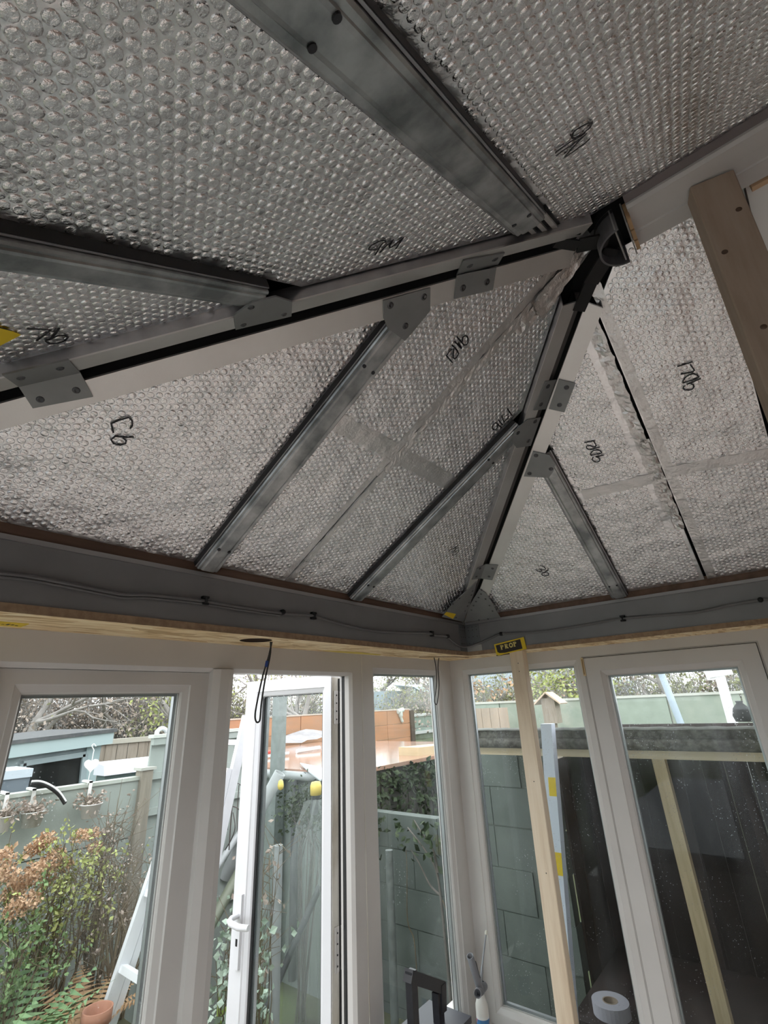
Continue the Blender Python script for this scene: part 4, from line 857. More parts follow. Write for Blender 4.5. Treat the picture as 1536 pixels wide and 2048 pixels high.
# twiggy hedge along both ends
def hedge(p, q, h, n, seed, label):
    rng = np.random.default_rng(seed); p, q = V3(*p), V3(*q); t = thing('hedge', tuple((p+q)/2), label, 'hedge', 'twiggy hedges'); mb = MB(); tips = []
    for i in range(n):
        b = p+(q-p)*rng.uniform(0, 1)+V3(rng.normal(0, .25), rng.normal(0, .25), 0)
        for _ in range(3):
            d = nrm(V3(rng.normal(0, .35), rng.normal(0, .35), 1)); L = h*rng.uniform(.5, 1.05)
            a = b+d*L*.5+rng.normal(0, .08, 3); c = b+d*L+rng.normal(0, .14, 3); mb.tube([b, a, c], [.016, .011, .004], 3, True, False)
            for _ in range(5):
                f = rng.uniform(.3, 1); s = b+(c-b)*f; e = s+rng.normal(0, .2, 3)+V3(0, 0, .12); mb.tube([s, e], [.007, .002], 3, True, False); tips.append(e); tips.append((s+e)/2)
    mb.build('twigs', TWIG, t, kind='stuff'); T = np.array(tips); k = len(T)*2
    leaves(T[rng.integers(0, len(T), k)]+rng.normal(0, .1, (k, 3)), .05, [L_GREY, L_OLIVE][seed % 2], 'leaves', t, rng)
hedge((-13, -3, .9), (-13, 6, .9), 2.2, 330, 30, 'grey-brown twiggy hedge filling the view above the shed')
hedge((-13.5, 5, .9), (-14, 22, .9), 2.0, 380, 31, 'olive twiggy hedge far behind the orange fence')
hedge((-9, 11, .9), (3, 11, .9), 1.6, 380, 33, 'olive twiggy hedge far beyond the lean-to roof')

# ---- sage garden wall at the left with capping and weathered post
XW = -2.0
t = thing('garden_wall', (XW, -2.4, -.06), 'low sage green garden wall of stacked panels with a pale capping', 'garden wall')
for r in range(5):
    for c in range(4):
        y0 = -.57-.98*(c+1)+(0 if r % 2 else 0); z0 = 1.49-.31*(r+1)
        m = MB(); m.box((XW-.05, y0+.003, z0+.003), (XW+random.uniform(-.002, .003), y0+.977, z0+.307)); m.build('panel', SAGE, t)
m = MB(); m.box((XW-.055, -4.5, -.06), (XW-.01, -.57, 1.48)); m.build('core', MORTAR, t)
m = MB(); m.box((XW-.06, -4.5, 1.488), (XW+.012, -.57, 1.507)); m.build('capping', pmat('sage_capping', (.42, .45, .40), (.36, .38, .33), rough=.7, scale=8), t)
t = thing('fence_post', (XW, -.545, -.06), 'rotten brown timber post between the low wall and the tall panel', 'post'); m = MB(); m.hexa([(XW-.05, -.59, -.06), (XW+.04, -.59, -.06), (XW+.04, -.50, -.06), (XW-.05, -.50, -.06), (XW-.05, -.585, 1.545), (XW+.035, -.585, 1.54), (XW+.035, -.515, 1.55), (XW-.05, -.515, 1.545)]); m.build('post', WEATHER, t)
m = MB(); m.box((XW-.055, -.60, 1.54), (XW+.045, -.50, 1.556)); m.build('post_cap', pmat('post_cap_grey', (.42, .42, .38), rough=.8), t)
t = thing('board_fence', (XW, -.3, -.06), 'tall sage fence panel of upright boards right of the brown post', 'fence panel')
for i in range(7):
    m = MB(); y0 = -.525+.105*i; m.box((XW-.03, y0, -.06), (XW-.012+.008*(i % 2), y0+.102, 1.72)); m.build('board', SAGE_B, t)
for z in (1.70, 1.50, 1.30, .7): m = MB(); m.box((XW-.012, -.53, z-.02), (XW+.022, .22, z+.02)); m.build('rail', SAGE_B, t)
m = MB(); m.box((XW-.04, -.54, 1.722), (XW+.03, .22, 1.742)); m.build('capping', pmat('pale_capping', (.55, .57, .53), rough=.7), t)
# hanging pots
def pot(px_top, px_bot, px_r, label, leafm, seed, tintm):
    x = XW+.09; a, b, c = atx(px_top, x), atx(px_bot, x), atx(px_r, x); r = abs(c[1]-a[1]); h = a[2]-b[2]
    t = thing('hanging_pot', (x, a[1], b[2]), label, 'plant pot', 'white pots on the garden wall'); m = MB(); cen = V3(x, a[1], b[2])
    m.lathe(cen, (0, 0, 1), [(.0005, 0), (r*.72, 0), (r*.98, h*.94), (r*1.06, h*.94), (r*1.06, h), (r*.98, h), (r*.9, h*.85), (.0005, h*.85)], 20); m.build('pot', tintm, t)
    m = MB(); m.box((x-r*1.0, a[1]-.009, a[2]-.02), (x-r*.95, a[1]+.009, 1.522)); m.box((XW-.07, a[1]-.009, 1.512), (x-r*.95, a[1]+.009, 1.522)); m.build('wall_hook', tintm, t)
    rng = np.random.default_rng(seed); mb = MB(); tips = []
    for i in range(26):
        an = rng.uniform(0, 6.28); rr = r*.6*rng.uniform(0, 1); s = cen+V3(math.cos(an)*rr, math.sin(an)*rr, h*.86); e = s+V3(math.cos(an)*.05*rng.uniform(.2, 1.3), math.sin(an)*.05*rng.uniform(.2, 1.3), rng.uniform(.0, .07)); mb.tube([s, (s+e)/2+V3(0, 0, .012), e], [.002, .0016, .001], 3, True, False); tips += [e, (s+e)/2]
    mb.build('stems', STEM, t); T = np.array(tips); leaves(T[rng.integers(0, len(T), 160)]+rng.normal(0, .012, (160, 3)), .015, leafm, 'leaves', t, rng)
POTW = pmat('pot_white', (.78, .75, .73), rough=.45); POTG = pmat('pot_mottled', (.66, .66, .63), (.48, .47, .44), rough=.6, scale=30)
pot((183, 1607), (176, 1636), (203, 1606), 'clean white pot hooked on the sage wall below the heart', L_GREY, 1, POTW)
pot((68, 1622), (60, 1654), (92, 1620), 'mottled white pot hooked on the sage wall, second from the left', L_GREY, 2, POTG)
pot((10, 1632), (4, 1664), (27, 1630), 'white pot with a red mark at the far left of the wall', L_GREY, 3, POTW)
# heart on its wire
hx = XW+.02; hc_ = atx((182, 1530), hx); t = thing('heart_ornament', tuple(hc_-V3(0, 0, .03)), 'white heart ornament hanging on a wire above the clean pot', 'ornament'); s = .040
pts = []
for i in range(28):
    a = 2*math.pi*i/28; pts.append((hx, hc_[1]+s*.062*16*math.sin(a)**3, hc_[2]+s*.062*(13*math.cos(a)-5*math.cos(2*a)-2*math.cos(3*a)-math.cos(4*a))))
m = MB(); m.prism(pts, (.010, 0, 0)); m.build('heart', WHITE, t)
m = MB(); tp = atx((187, 1500), hx); m.tube(smooth([hc_+V3(.005, 0, .02), tp+V3(.005, 0, -.02), tp+V3(.005, 0, 0), atx((184, 1492), hx+.005), atx((188, 1488), hx+.005), atx((192, 1493), hx+.005)]), .0026, 6); m.tube([hc_+V3(.005, 0, -.025), V3(hx+.005, hc_[1]-.004, 1.50)], .002, 5); m.build('wire', WHITE, t)
# blue-grey shed
XS = -4.6; t = thing('garden_shed', (XS-.8, -.3, .9), 'blue-grey painted shed with a sloping roof and a dark window', 'shed')
rl, rr = atx((-40, 1498), XS), atx((222, 1464), XS); bl = atx((-40, 1600), XS); wr = atx((203, 1485), XS)
m = MB(); m.prism([(XS-.02, rl[1], .0), (XS-.02, wr[1], .0), (XS-.02, wr[1], rr[2]-.07), (XS-.02, rl[1], rl[2]-.07)], (-1.7, 0, 0)); m.build('wall', SAGE_BLUE, t)
m = MB(); m.prism([(XS+.08, rl[1]-.2, rl[2]-.12), (XS+.08, rr[1], rr[2]-.115), (XS+.08, rr[1], rr[2]), (XS+.08, rl[1]-.2, rl[2])], (-.03, 0, 0)); m.build('fascia', pmat('pale_fascia', (.36, .44, .445), rough=.7), t)
m = MB(); m.prism([(XS+.10, rl[1]-.2, rl[2]), (XS+.10, rr[1]+.02, rr[2]), (XS+.10, rr[1]+.02, rr[2]+.035), (XS+.10, rl[1]-.2, rl[2]+.035)], (-1.95, 0, 0)); m.build('roof', pmat('dark_felt', (.07, .075, .08), (.10, .10, .10), rough=.9, scale=20), t)
wa, wb, wc, wd = (atx(p, XS) for p in [(46, 1527), (170, 1508), (164, 1566), (38, 1592)])
m = MB(); m.prism([(XS-.019, *wa[1:]), (XS-.019, *wb[1:]), (XS-.019, *wc[1:]), (XS-.019, *wd[1:])], (-.005, 0, 0)); wn = m.build('window_pane', pmat('shed_glass', (.015, .016, .016), rough=.08), t)
m = MB()
for a, b in ((wa, wb), (wb, wc), (wa, wd)): m.beam((XS, *a[1:]), (XS, *b[1:]), .05, .04, up=(1, 0, 0))
m.build('window_frame', SAGE_BLUE, t)
m = MB(); m.box((XS-.02, wr[1]-.14, 0), (XS+.01, wr[1], wr[2]-.02)); m.build('corner_board', pmat('pale_fascia2', (.30, .38, .39), rough=.7), t)
# storage boxes behind the wall
x = -3.0; a, b, c = atx((209, 1526), x), atx((304, 1511), x), atx((216, 1560), x)
t = thing('storage_box', (x, a[1], .9), 'dark box with a white lid standing behind the sage wall', 'box'); m = MB(); m.box((x-.15, a[1]+.02, .5), (x, b[1]+.2, a[2]-.05)); m.build('body', pmat('dark_teal', (.05, .09, .085), rough=.7), t)
m = MB(); m.hexa([(x-.17, a[1], a[2]-.09), (x+.03, a[1], a[2]-.09), (x+.03, b[1]+.2, a[2]-.09), (x-.17, b[1]+.2, a[2]-.09), (x-.17, a[1], a[2]), (x+.0, a[1], a[2]-.02), (x+.0, b[1]+.2, a[2]-.02), (x-.17, b[1]+.2, a[2])]); m.build('lid', pmat('lid_white', (.56, .57, .62), rough=.5), t)
x = -2.35; a, b, c = atx((14, 1542), x), atx((64, 1538), x), atx((64, 1572), x)
t = thing('cold_box', (x-.2, a[1], .9), 'small pale-topped dark box behind the wall at the left edge', 'box'); m = MB(); m.box((x-.3, a[1]-.1, 1.2), (x, b[1], a[2]-.045)); m.build('body', pmat('slate_blue', (.13, .16, .19), rough=.6), t)
m = MB(); m.box((x-.31, a[1]-.1, a[2]-.045), (x+.01, b[1]+.005, a[2])); m.build('lid', pmat('pale_blue_lid', (.52, .58, .64), rough=.35), t)
t = thing('hose', tuple(atx((95, 1575), -1.93)), 'black and white striped hose curving over the sage wall', 'hose'); hp = smooth([atx(p, -1.93) for p in [(62, 1567), (80, 1567), (100, 1575), (117, 1588), (130, 1607)]])
m = MB(); m.tube(hp, .010, 8); m.build('dark_hose', BLACK, t); m = MB(); m.tube([p+V3(.004, 0, .010) for p in hp], .006, 6); m.build('white_stripe', WHITE, t)
# far brown fence, white arch
t = thing('wooden_fence', (-6, 1.2, .9), 'weathered brown board fence right of the shed', 'fence'); a, b = atx((200, 1495), -6), atx((335, 1482), -6)
for i in range(14):
    y0 = a[1]+(b[1]-a[1])*i/13; m = MB(); m.box((-6.03, y0, .8), (-6.0+.01*(i % 2), y0+.15, a[2]+.03)); m.build('board', FENCE_BR, t)
m = MB(); m.box((-6.05, a[1], a[2]+.03), (-5.96, b[1]+.2, a[2]+.09)); m.build('capping', pmat('grey_capping', (.42, .39, .33), rough=.8), t)
t = thing('white_duct', tuple(atx((325, 1468), -2.3)), 'short curved white duct behind the tall sage panel', 'duct'); m = MB(); m.tube(smooth([atx(p, -2.3) for p in [(309, 1800), (311, 1560), (313, 1475), (316, 1462), (324, 1457), (332, 1461), (337, 1472)]]), .016, 10); m.build('duct', pmat('duct_white', (.72, .72, .74), rough=.5), t)
# orange fence
XO = -5.0; ya, yb = atx((440, 1442), XO)[1], atx((818, 1420), XO)[1]; zt_, zb_ = 1.752, .98
t = thing('orange_fence', (XO, (ya+yb)/2, zb_), 'orange stained fence of wide boards behind the wet roof', 'fence'); nb = 6
for i in range(nb):
    for r in range(3):
        y0, y1 = ya+(yb-ya)*i/nb, ya+(yb-ya)*(i+1)/nb; z0 = zb_+(zt_-zb_)*r/3
        m = MB(); m.box((XO-.03, y0+.006, z0+.003), (XO+random.uniform(0, .01), y1-.006, z0+(zt_-zb_)/3-.003)); m.build('board', ORANGE, t)
m = MB(); m.box((XO-.04, ya, zt_), (XO+.015, yb, zt_+.018)); m.build('capping', pmat('pale_orange_cap', (.55, .45, .38), rough=.7), t)
m = MB(); m.box((XO-.04, yb, .9), (XO+.04, yb+.12, zt_-.02)); m.build('end_post', pmat('dark_post', (.10, .075, .06), rough=.8), t)
m = MB(); rg = np.random.default_rng(5); q = atx((800, 1422), XO+.03); m.tube(smooth([q, q+V3(0, .02, -.12), q+V3(0, .07, -.22)]), [.05]*5+[.03]*5+[.006], 8); m.tube([q+V3(0, -.08, -.01), q+V3(0, .1, .02)], .045, 8); m.build('snagged_fleece', pmat('fleece', (.62, .64, .60), rough=.9), t)
# low outbuilding with a wet flat roof
XD, YD, ZD = -1.55, .86, 1.38
t = thing('low_outbuilding', (XD-1.2, YD+1.2, -.06), 'low outbuilding with a wet terracotta coloured flat roof', 'outbuilding')
m = MB(); m.box((-4.6, YD-.02, ZD-.03), (XD+.02, 3.6, ZD)); m.build('roof', WETROOF, t)
for i in range(12):
    x0 = XD-.2-.2*i; m = MB(); m.box((x0, YD+.0, -.06), (x0+.196, YD+.018+.004*(i % 2), ZD-.03)); m.build('side_board', SAGE_M, t)
m = MB(); m.box((-4.5, YD+.03, -.06), (XD-.03, 3.5, ZD-.031)); m.build('core', DARK, t)
for i in range(14):
    y0 = YD+.03+.19*i; m = MB(); m.box((XD-.028, y0, -.06), (XD+.0-.004*(i % 2), y0+.186, ZD-.03)); m.build('front_board', DARK, t)
m = MB(); m.tube([(-4.4, YD-.045, ZD-.045), (XD, YD-.045, ZD-.045)], .035, 10); m.build('gutter', GREYPIPE, t)
m = MB(); m.tube([(XD-.55, YD-.06, ZD-.07), (XD-.55, YD-.04, .0)], .03, 10); m.build('downpipe', DARKPIPE, t)
rng = np.random.default_rng(8); P = np.stack([XD+.0+rng.uniform(0, .03, 1500), rng.uniform(YD+.1, 3.4, 1500), 1.36-rng.beta(1.2, 3, 1500)*.7], 1); leaves(P, .035, L_IVY, 'ivy', t, rng)
for px, lab, mt, L, rr in [((615, 1500), 'white roll of sheeting lying on the wet roof', WHITE, .34, .022), ((545, 1512), 'white pipe lying on the wet roof', WHITE, .4, .016)]:
    c = atz(px, ZD+rr); t = thing('roof_roll', tuple(c-V3(0, 0, rr)), lab, 'roll'); m = MB(); m.tube([c-V3(0, L/2, 0), c+V3(.03, L/2, .01)], rr, 10); m.build('roll', mt, t)
c = atz((540, 1503), ZD+.02); t = thing('red_cap', tuple(c), 'small red object on the wet roof', 'cap'); m = MB(); m.lathe(c-V3(0, 0, .02), (0, 0, 1), [(.0005, 0), (.035, 0), (.035, .02), (.026, .03), (.0005, .03)], 12); m.build('cap', pmat('red_plastic', (.6, .06, .04), rough=.4), t)
q = [atz(p, ZD+.012) for p in [(600, 1528), (640, 1536), (668, 1552), (640, 1562), (618, 1545)]]; t = thing('white_sheet', tuple(q[0]), 'white sheet hanging over the edge of the wet roof', 'sheet'); m = MB(); m.prism(q, (0, 0, .01)); m.build('sheet', pmat('sheet_white', (.66, .70, .72), rough=.5), t)
a, b = atz((838, 1512), ZD), atz((890, 1508), ZD); t = thing('cream_block', tuple(a), 'cream block lying on the wet roof by the corner', 'block'); m = MB(); m.hexa([a+V3(0, 0, 0), a+V3(-.25, 0, 0), b+V3(-.25, .2, 0), b+V3(0, .2, 0), a+V3(0, 0, .075), a+V3(-.25, 0, .075), b+V3(-.25, .2, .075), b+V3(0, .2, .075)]); m.build('block', pmat('cream_stone', (.58, .46, .29), (.52, .41, .26), rough=.8, scale=10), t)
c = atx((630, 1490), -4.4); t = thing('grey_tarpaulin', tuple(c), 'grey crumpled tarpaulin against the orange fence', 'tarpaulin'); m = MB(); rg = np.random.default_rng(4); vs_, fs = [], []
for i in range(9):
    for j in range(5): y = c[1]-.55+1.1*i/8; vs_.append((-4.75+.35*j/4+rg.normal(0, .02), y, ZD+.02+(.13-.024*j)*(1.2-abs(i-5)/7)+rg.normal(0, .012)))
for i in range(8):
    for j in range(4): fs.append((i*5+j, i*5+j+1, (i+1)*5+j+1, (i+1)*5+j))
m.add(vs_, fs, False); m.build('sheet', pmat('tarp_grey', (.26, .24, .25), (.34, .32, .33), rough=.5, scale=9), t)
# cabin with porch, sage panels with white rails
XC = -9.0; t = thing('garden_cabin', (XC, 12.5, .9), 'blue-grey cabin with a corrugated porch roof behind the sage panels', 'cabin')
g = lambda p, x=XC: atx(p, x)
m = MB(); a, b, c, d = g((792, 1420)), g((905, 1420)), g((905, 1382)), g((800, 1380)); m.prism([(XC-.6, *p[1:]) for p in (a, b, c, d)], (-1.5, 0, 0)); m.build('wall', pmat('cabin_grey', (.20, .25, .27), rough=.8), t)
m = MB(); a, b, c, d = g((822, 1374)), g((900, 1373)), g((905, 1396)), g((850, 1390)); m.prism([(XC+.1, *p[1:]) for p in (a, b, c, d)], (-.9, 0, .12)); m.build('porch_roof', pmat('pale_tin', (.50, .60, .66), rough=.4), t)
m = MB(); a, b = g((784, 1402)), g((824, 1376)); m.beam(a, b, .09, .05, up=(1, 0, 0)); m.build('roof_edge', pmat('roof_edge', (.16, .15, .14), rough=.8), t)
m = MB(); a, b = g((826, 1378)), g((828, 1418)); m.beam(a, b, .12, .12, up=(1, 0, 0)); m.build('porch_post', pmat('pale_blue_post', (.42, .53, .56), rough=.6), t)
m = MB(); a, b = g((838, 1400)), g((846, 1418)); m.box((XC-.58, a[1], b[2]), (XC-.55, a[1]+.75, a[2])); m.build('window_pane', pmat('cabin_glass', (.05, .07, .08), rough=.1), t)
XF = -6.6; t = thing('sage_panel_fence', tuple(atx((860, 1465), XF)), 'pale sage panels between white rails right of the orange fence', 'fence'); ya, yb = atx((826, 1440), XF)[1], atx((915, 1430), XF)[1]; zt_, zb_ = atx((860, 1428), XF)[2], atx((860, 1462), XF)[2]
for i in range(4): m = MB(); y0 = ya+(yb-ya)*i/4; m.box((XF-.02, y0+.02, zb_), (XF, y0+(yb-ya)/4-.02, zt_)); m.build('panel', pmat('pale_sage_%d' % i, (.36+.01*i, .44, .39), rough=.7), t)
for z in (zt_, zb_): m = MB(); m.box((XF-.03, ya, z-.035), (XF+.03, yb, z+.035)); m.build('rail', WHITE, t)
m = MB(); m.box((XF-.03, ya-.05, zb_), (XF+.03, ya+.03, zt_)); m.build('post', pmat('fence_end_dark', (.14, .13, .12), rough=.8), t)
m = MB(); m.box((XF-.02, ya, .9), (XF+.0, yb, zb_-.03)); m.build('gravel_board', pmat('mossy_board', (.20, .23, .17), (.26, .28, .2), rough=.9, scale=6), t)
# ladders
def ladder(name, p0, p1, q0, q1, x0, x1, label, first=.1, n=99, step=.26):
    a0, a1 = atx(p0, x0), atx(p1, x0); d = nrm(a1-a0); a0 = a0-d*((a0[2]+.0)/d[2]) if name else a0; off = V3(x1-x0, 0, 0); L = float(np.linalg.norm(a1-a0))
    t = thing('ladder', tuple(a0), label, 'ladder', 'aluminium ladders')
    nrm2 = nrm(np.cross(d, off))
    for o in (V3(0, 0, 0), off):
        m = MB(); m.beam(a0+o, a0+o+d*L, .024, .050, up=nrm2); s = m.build('stile', LADDER, t)
        m = MB(); m.beam(a0+o+nrm2*.042, a0+o+nrm2*.042+d*L*.86, .022, .03, up=nrm2); m.build('inner_stile', LADDER, t)
    k = int(L/step)
    for i in range(max(0, k-n), k):
        c = a0+d*(first+step*i); m = MB(); m.obox(c+off*.5, off*.5, d*.013, nrm2*.016); m.build('rung', LADDER, t)
        m = MB(); m.disc(c+off+V3(.0132, 0, 0), (1, 0, 0), .009, .002, 10); m.build('rung_end', SCREW, t)
    return t
ladder('a', (212, 2030), (350, 1618), 0, 0, -1.25, -.88, 'aluminium ladder leaning in the planting bed, seen through the closed door leaf')
ladder('b', (452, 1620), (494, 1432), 0, 0, -1.05, -1.30, 'top of an aluminium ladder beside the edge of the open door leaf', first=.18, n=1)
# pipes and poles behind the open leaf
def pole(p, q, yA, yB, r, mat, name, label, cat, hol=False, extra=None, ext=0):
    a, b = aty(p, yA), aty(q, yB); b = b+(b-a)*ext; t = thing(name, tuple(b if b[2] < a[2] else a), label, cat); m = MB()
    if hol: hollow(m, a, b, r, r*.14, 16)
    else: m.tube([a, b], r, 12)
    m.build('pipe', mat, t); return t, a, b
def sqpost(p, q, y, w, mat, label):
    a, b = aty(p, y), aty(q, y); t = thing('fence_post', tuple(b), label, 'post'); m = MB(); m.box((a[0]-w/2, y-w/2, b[2]), (a[0]+w/2, y+w/2, a[2])); m.build('post', mat, t); return t
t = sqpost((561, 1375), (561, 2000), .78, .09, pmat('galv_post', (.22, .25, .24), (.17, .195, .185), rough=.6, scale=20), 'tall grey square post standing behind the open door glass')
t, a, b = pole((560, 1546), (515, 1630), .30, .22, .042, GREYPIPE, 'fat_pipe', 'fat grey pipe with an open end behind the door glass', 'pipe', True, ext=1.4)
m = MB(); c = aty((568, 1570), .28); m.lathe(c+V3(.0, -.03, -.03), (0, 0, 1), [(.0005, 0), (.018, .01), (.022, .03), (.016, .06), (.0005, .07)], 12); m.build('yellow_collar', pmat('yellow_plastic', (.78, .60, .14), rough=.4), t)
t, a, b = pole((634, 1572), (628, 1625), .26, .28, .030, DARKPIPE, 'capped_pipe', 'dark pipe end with a yellow cap beside the door hinge stile', 'pipe')
m = MB(); m.lathe(a+V3(0, -.01, -.05), (0, 0, 1), [(.0005, 0), (.036, 0), (.038, .05), (.030, .075), (.0005, .08)], 14); m.build('yellow_cap', bpy.data.materials['yellow_plastic'], t)
pole((640, 1772), (556, 1962), .36, .10, .020, DARKPIPE, 'leaning_pole', 'dark pole leaning diagonally behind the door glass', 'pole', ext=.5)
pole((556, 1690), (548, 2048), .05, .05, .030, GREYPIPE, 'grey_upright', 'grey upright pipe low behind the door glass', 'pipe', ext=.3)
pole((486, 1655), (440, 1725), .2, -.05, .022, GREYPIPE, 'drain_pipe', 'grey drain pipe slanting beside the door edge', 'pipe', ext=1.2)
pole((484, 1735), (440, 1815), .1, -.1, .034, pmat('olive_pipe', (.16, .18, .13), rough=.45), 'olive_pipe', 'olive green pipe slanting below the grey drain pipe', 'pipe', ext=1.2)
rng = np.random.default_rng(15); c = aty((612, 1600), .62); t = thing('dark_shrub', (c[0], c[1], -.06), 'dark leafy shrub behind the pipes in the door glass', 'plant'); mb = MB()
for i in range(14): e = c-V3(0, 0, .06)+rng.normal(0, .08, 3)*V3(1, .6, 1); mb.tube([V3(c[0]+rng.normal(0, .02), c[1]+rng.normal(0, .02), -.06), c-V3(0, 0, .35)+rng.normal(0, .05, 3), e], [.007, .005, .002], 4, True, False)
mb.build('stems', BARK, t); leaves(c+rng.normal(0, 1, (700, 3))*V3(.12, .06, .08)-V3(0, 0, .05), .022, L_IVY, 'leaves', t, rng)
# clear polythene hung from the capped pipe
POLY = bpy.data.materials.new('polythene'); POLY.use_nodes = True; nt = POLY.node_tree; nt.nodes.clear()
o_ = N(nt, 'ShaderNodeOutputMaterial'); mx = N(nt, 'ShaderNodeMixShader'); tr = N(nt, 'ShaderNodeBsdfTransparent'); pb_ = N(nt, 'ShaderNodeBsdfPrincipled'); pb_.inputs['Base Color'].default_value = (.55, .6, .58, 1); pb_.inputs['Roughness'].default_value = .2
mx.inputs[0].default_value = .28; nt.links.new(tr.outputs[0], mx.inputs[1]); nt.links.new(pb_.outputs[0], mx.inputs[2]); nt.links.new(mx.outputs[0], o_.inputs[0])
A = [aty(p, .16) for p in [(612, 1600), (585, 1650), (575, 1720), (572, 1850), (570, 2048), (568, 2100)]]; B = [aty(p, .22) for p in [(640, 1600), (650, 1660), (655, 1720), (660, 1850), (668, 2048), (668, 2100)]]
t = thing('polythene_sheet', tuple(A[-1]), 'clear crumpled polythene sheet hanging behind the door glass', 'sheet'); m = MB(); vs_, fs = [], []; rg = np.random.default_rng(6); c = 9
for i, (a, b) in enumerate(zip(A, B)):
    for j in range(c): p = a+(b-a)*j/(c-1); vs_.append(p+V3(0, .03*math.sin(j*2.1+i)+rg.normal(0, .008), 0))
for i in range(len(A)-1):
    for j in range(c-1): fs.append((i*c+j, i*c+j+1, (i+1)*c+j+1, (i+1)*c+j))
m.add(vs_, fs, True); m.build('sheet', POLY, t)
# iron trellis with scrolls in the door gap
IRON = pmat('rusty_iron', (.05, .045, .045), (.09, .07, .06), rough=.6, scale=30); IRONP = pmat('pale_iron', (.30, .28, .27), rough=.5)
yt = -.15; t = thing('iron_trellis', tuple(aty((465, 2040), yt)), 'dark scrolled iron trellis in the gap beside the open leaf', 'trellis'); sc = 1/5.3
for pts, r in [([(468, 1570), (462, 1640), (458, 1700)], .004), ([(455, 1660), (458, 1618), (470, 1614), (482, 1625), (484, 1650)], .003), ([(455, 1620), (461, 1578), (472, 1566), (484, 1572)], .003), ([(450, 1700), (462, 1680), (470, 1655), (466, 1625)], .003), ([(478, 1570), (474, 1640), (480, 1700)], .003)]:
    m = MB(); m.tube(smooth([aty(p, yt) for p in pts]), r, 6); m.build('bar', IRON, t)
for cx, cy, r0 in [(462, 1875, 9), (456, 1927, 8), (470, 1905, 7)]:
    m = MB(); m.tube([aty((cx+r0*(1-k/26)*math.cos(k*.62), cy+r0*1.2*(1-k/26)*math.sin(k*.62)), yt-.03) for k in range(24)], .0035, 6); m.build('scroll', IRONP, t)
m = MB(); m.tube(smooth([aty(p, yt-.03) for p in [(436, 1900), (442, 1930), (450, 1945), (465, 1965), (476, 1985)]]), .004, 6); m.build('bar', IRONP, t)

# ---- planting
def shrub(base, h, spread, n, lf, nl, ls, seed, label, name='shrub', stemm=STEM, elong=1.6, side=6):
    rng = np.random.default_rng(seed); base = V3(*base); t = thing(name, tuple(base), label, 'plant'); mb = MB(); tips = []
    for i in range(n):
        a = rng.uniform(0, 6.28); s = spread*rng.uniform(.1, 1); e = base+V3(math.cos(a)*s, math.sin(a)*s, h*rng.uniform(.6, 1.05)); b = base+rng.normal(0, .03, 3)*V3(1, 1, 0); mid = b+(e-b)*.5+rng.normal(0, .04, 3)*V3(1, 1, .4)
        mb.tube([b, mid, e], [.0045, .0035, .0015], 4, True, False); tips += [e, e, mid+(e-mid)*.6]
        for _ in range(side):
            f = rng.uniform(.35, 1); s0 = mid+(e-mid)*f if f > .5 else b+(mid-b)*2*f; e2 = s0+rng.normal(0, .08, 3)+V3(0, 0, .06); mb.tube([s0, e2], [.002, .0008], 3, True, False); tips.append(e2)
    mb.build('stems', stemm, t)
    if nl: T = np.array(tips); leaves(T[rng.integers(0, len(T), nl)]+rng.normal(0, ls*.9, (nl, 3)), ls, lf, 'leaves', t, rng, elong)
    return t
def heads(t, pts, r, mat, name, seed, n=120, s=.02):
    rng = np.random.default_rng(seed)
    for c in pts:
        d = rng.normal(0, 1, (n, 3)); d /= np.linalg.norm(d, axis=1)[:, None]; leaves(np.array(c)+d*r*rng.uniform(.5, 1, (n, 1))*np.array([1, 1, .75]), s, mat, name, t, rng, 1.1, drop=0)
zb = .55
t = shrub((-1.62, -1.50, zb), .72, .26, 18, L_BLOOM, 220, .018, 1, 'faded hydrangea with tan flower heads at the left edge', 'hydrangea'); rg = np.random.default_rng(21)
heads(t, [atx(p, -1.6+rg.uniform(-.12, .12)) for p in [(15, 1745), (45, 1765), (70, 1740), (25, 1785), (8, 1715), (60, 1800), (100, 1722), (90, 1760), (30, 1820)]], .05, L_BLOOM, 'flower_head', 1, 260, .012)
t = shrub((-1.68, -1.16, zb), .76, .24, 16, L_YG, 420, .015, 2, 'leggy shrub with brown flower heads below the clean pot', 'hydrangea'); heads(t, [atx(p, -1.7+rg.uniform(-.08, .08)) for p in [(95, 1675), (115, 1705), (65, 1700), (160, 1672), (185, 1668), (130, 1728), (78, 1690), (190, 1695)]], .04, L_BLOOM, 'flower_head', 2, 220, .011)
shrub((-1.66, -1.02, zb), .66, .22, 18, L_YG, 900, .014, 3, 'yellow-green leafy shrub in the middle of the bed')
shrub((-1.78, -.80, zb), .80, .12, 30, L_GREY, 360, .012, 4, 'tangled grey dead stems in front of the tall sage panel')
shrub((-1.55, -.78, zb), .62, .2, 28, L_GREY, 300, .012, 5, 'brown dry stems beside the ladder')
shrub((-1.76, -1.68, zb), .72, .12, 14, L_OLIVE, 420, .014, 6, 'thin olive shrub by the left pots')
shrub((-1.50, -1.30, zb), .52, .24, 20, L_GR, 1300, .014, 7, 'low green leafy plant below the hydrangeas')
shrub((-1.48, -1.55, zb), .50, .22, 18, L_OLIVE, 1000, .014, 17, 'low dark olive plant at the left of the bed')
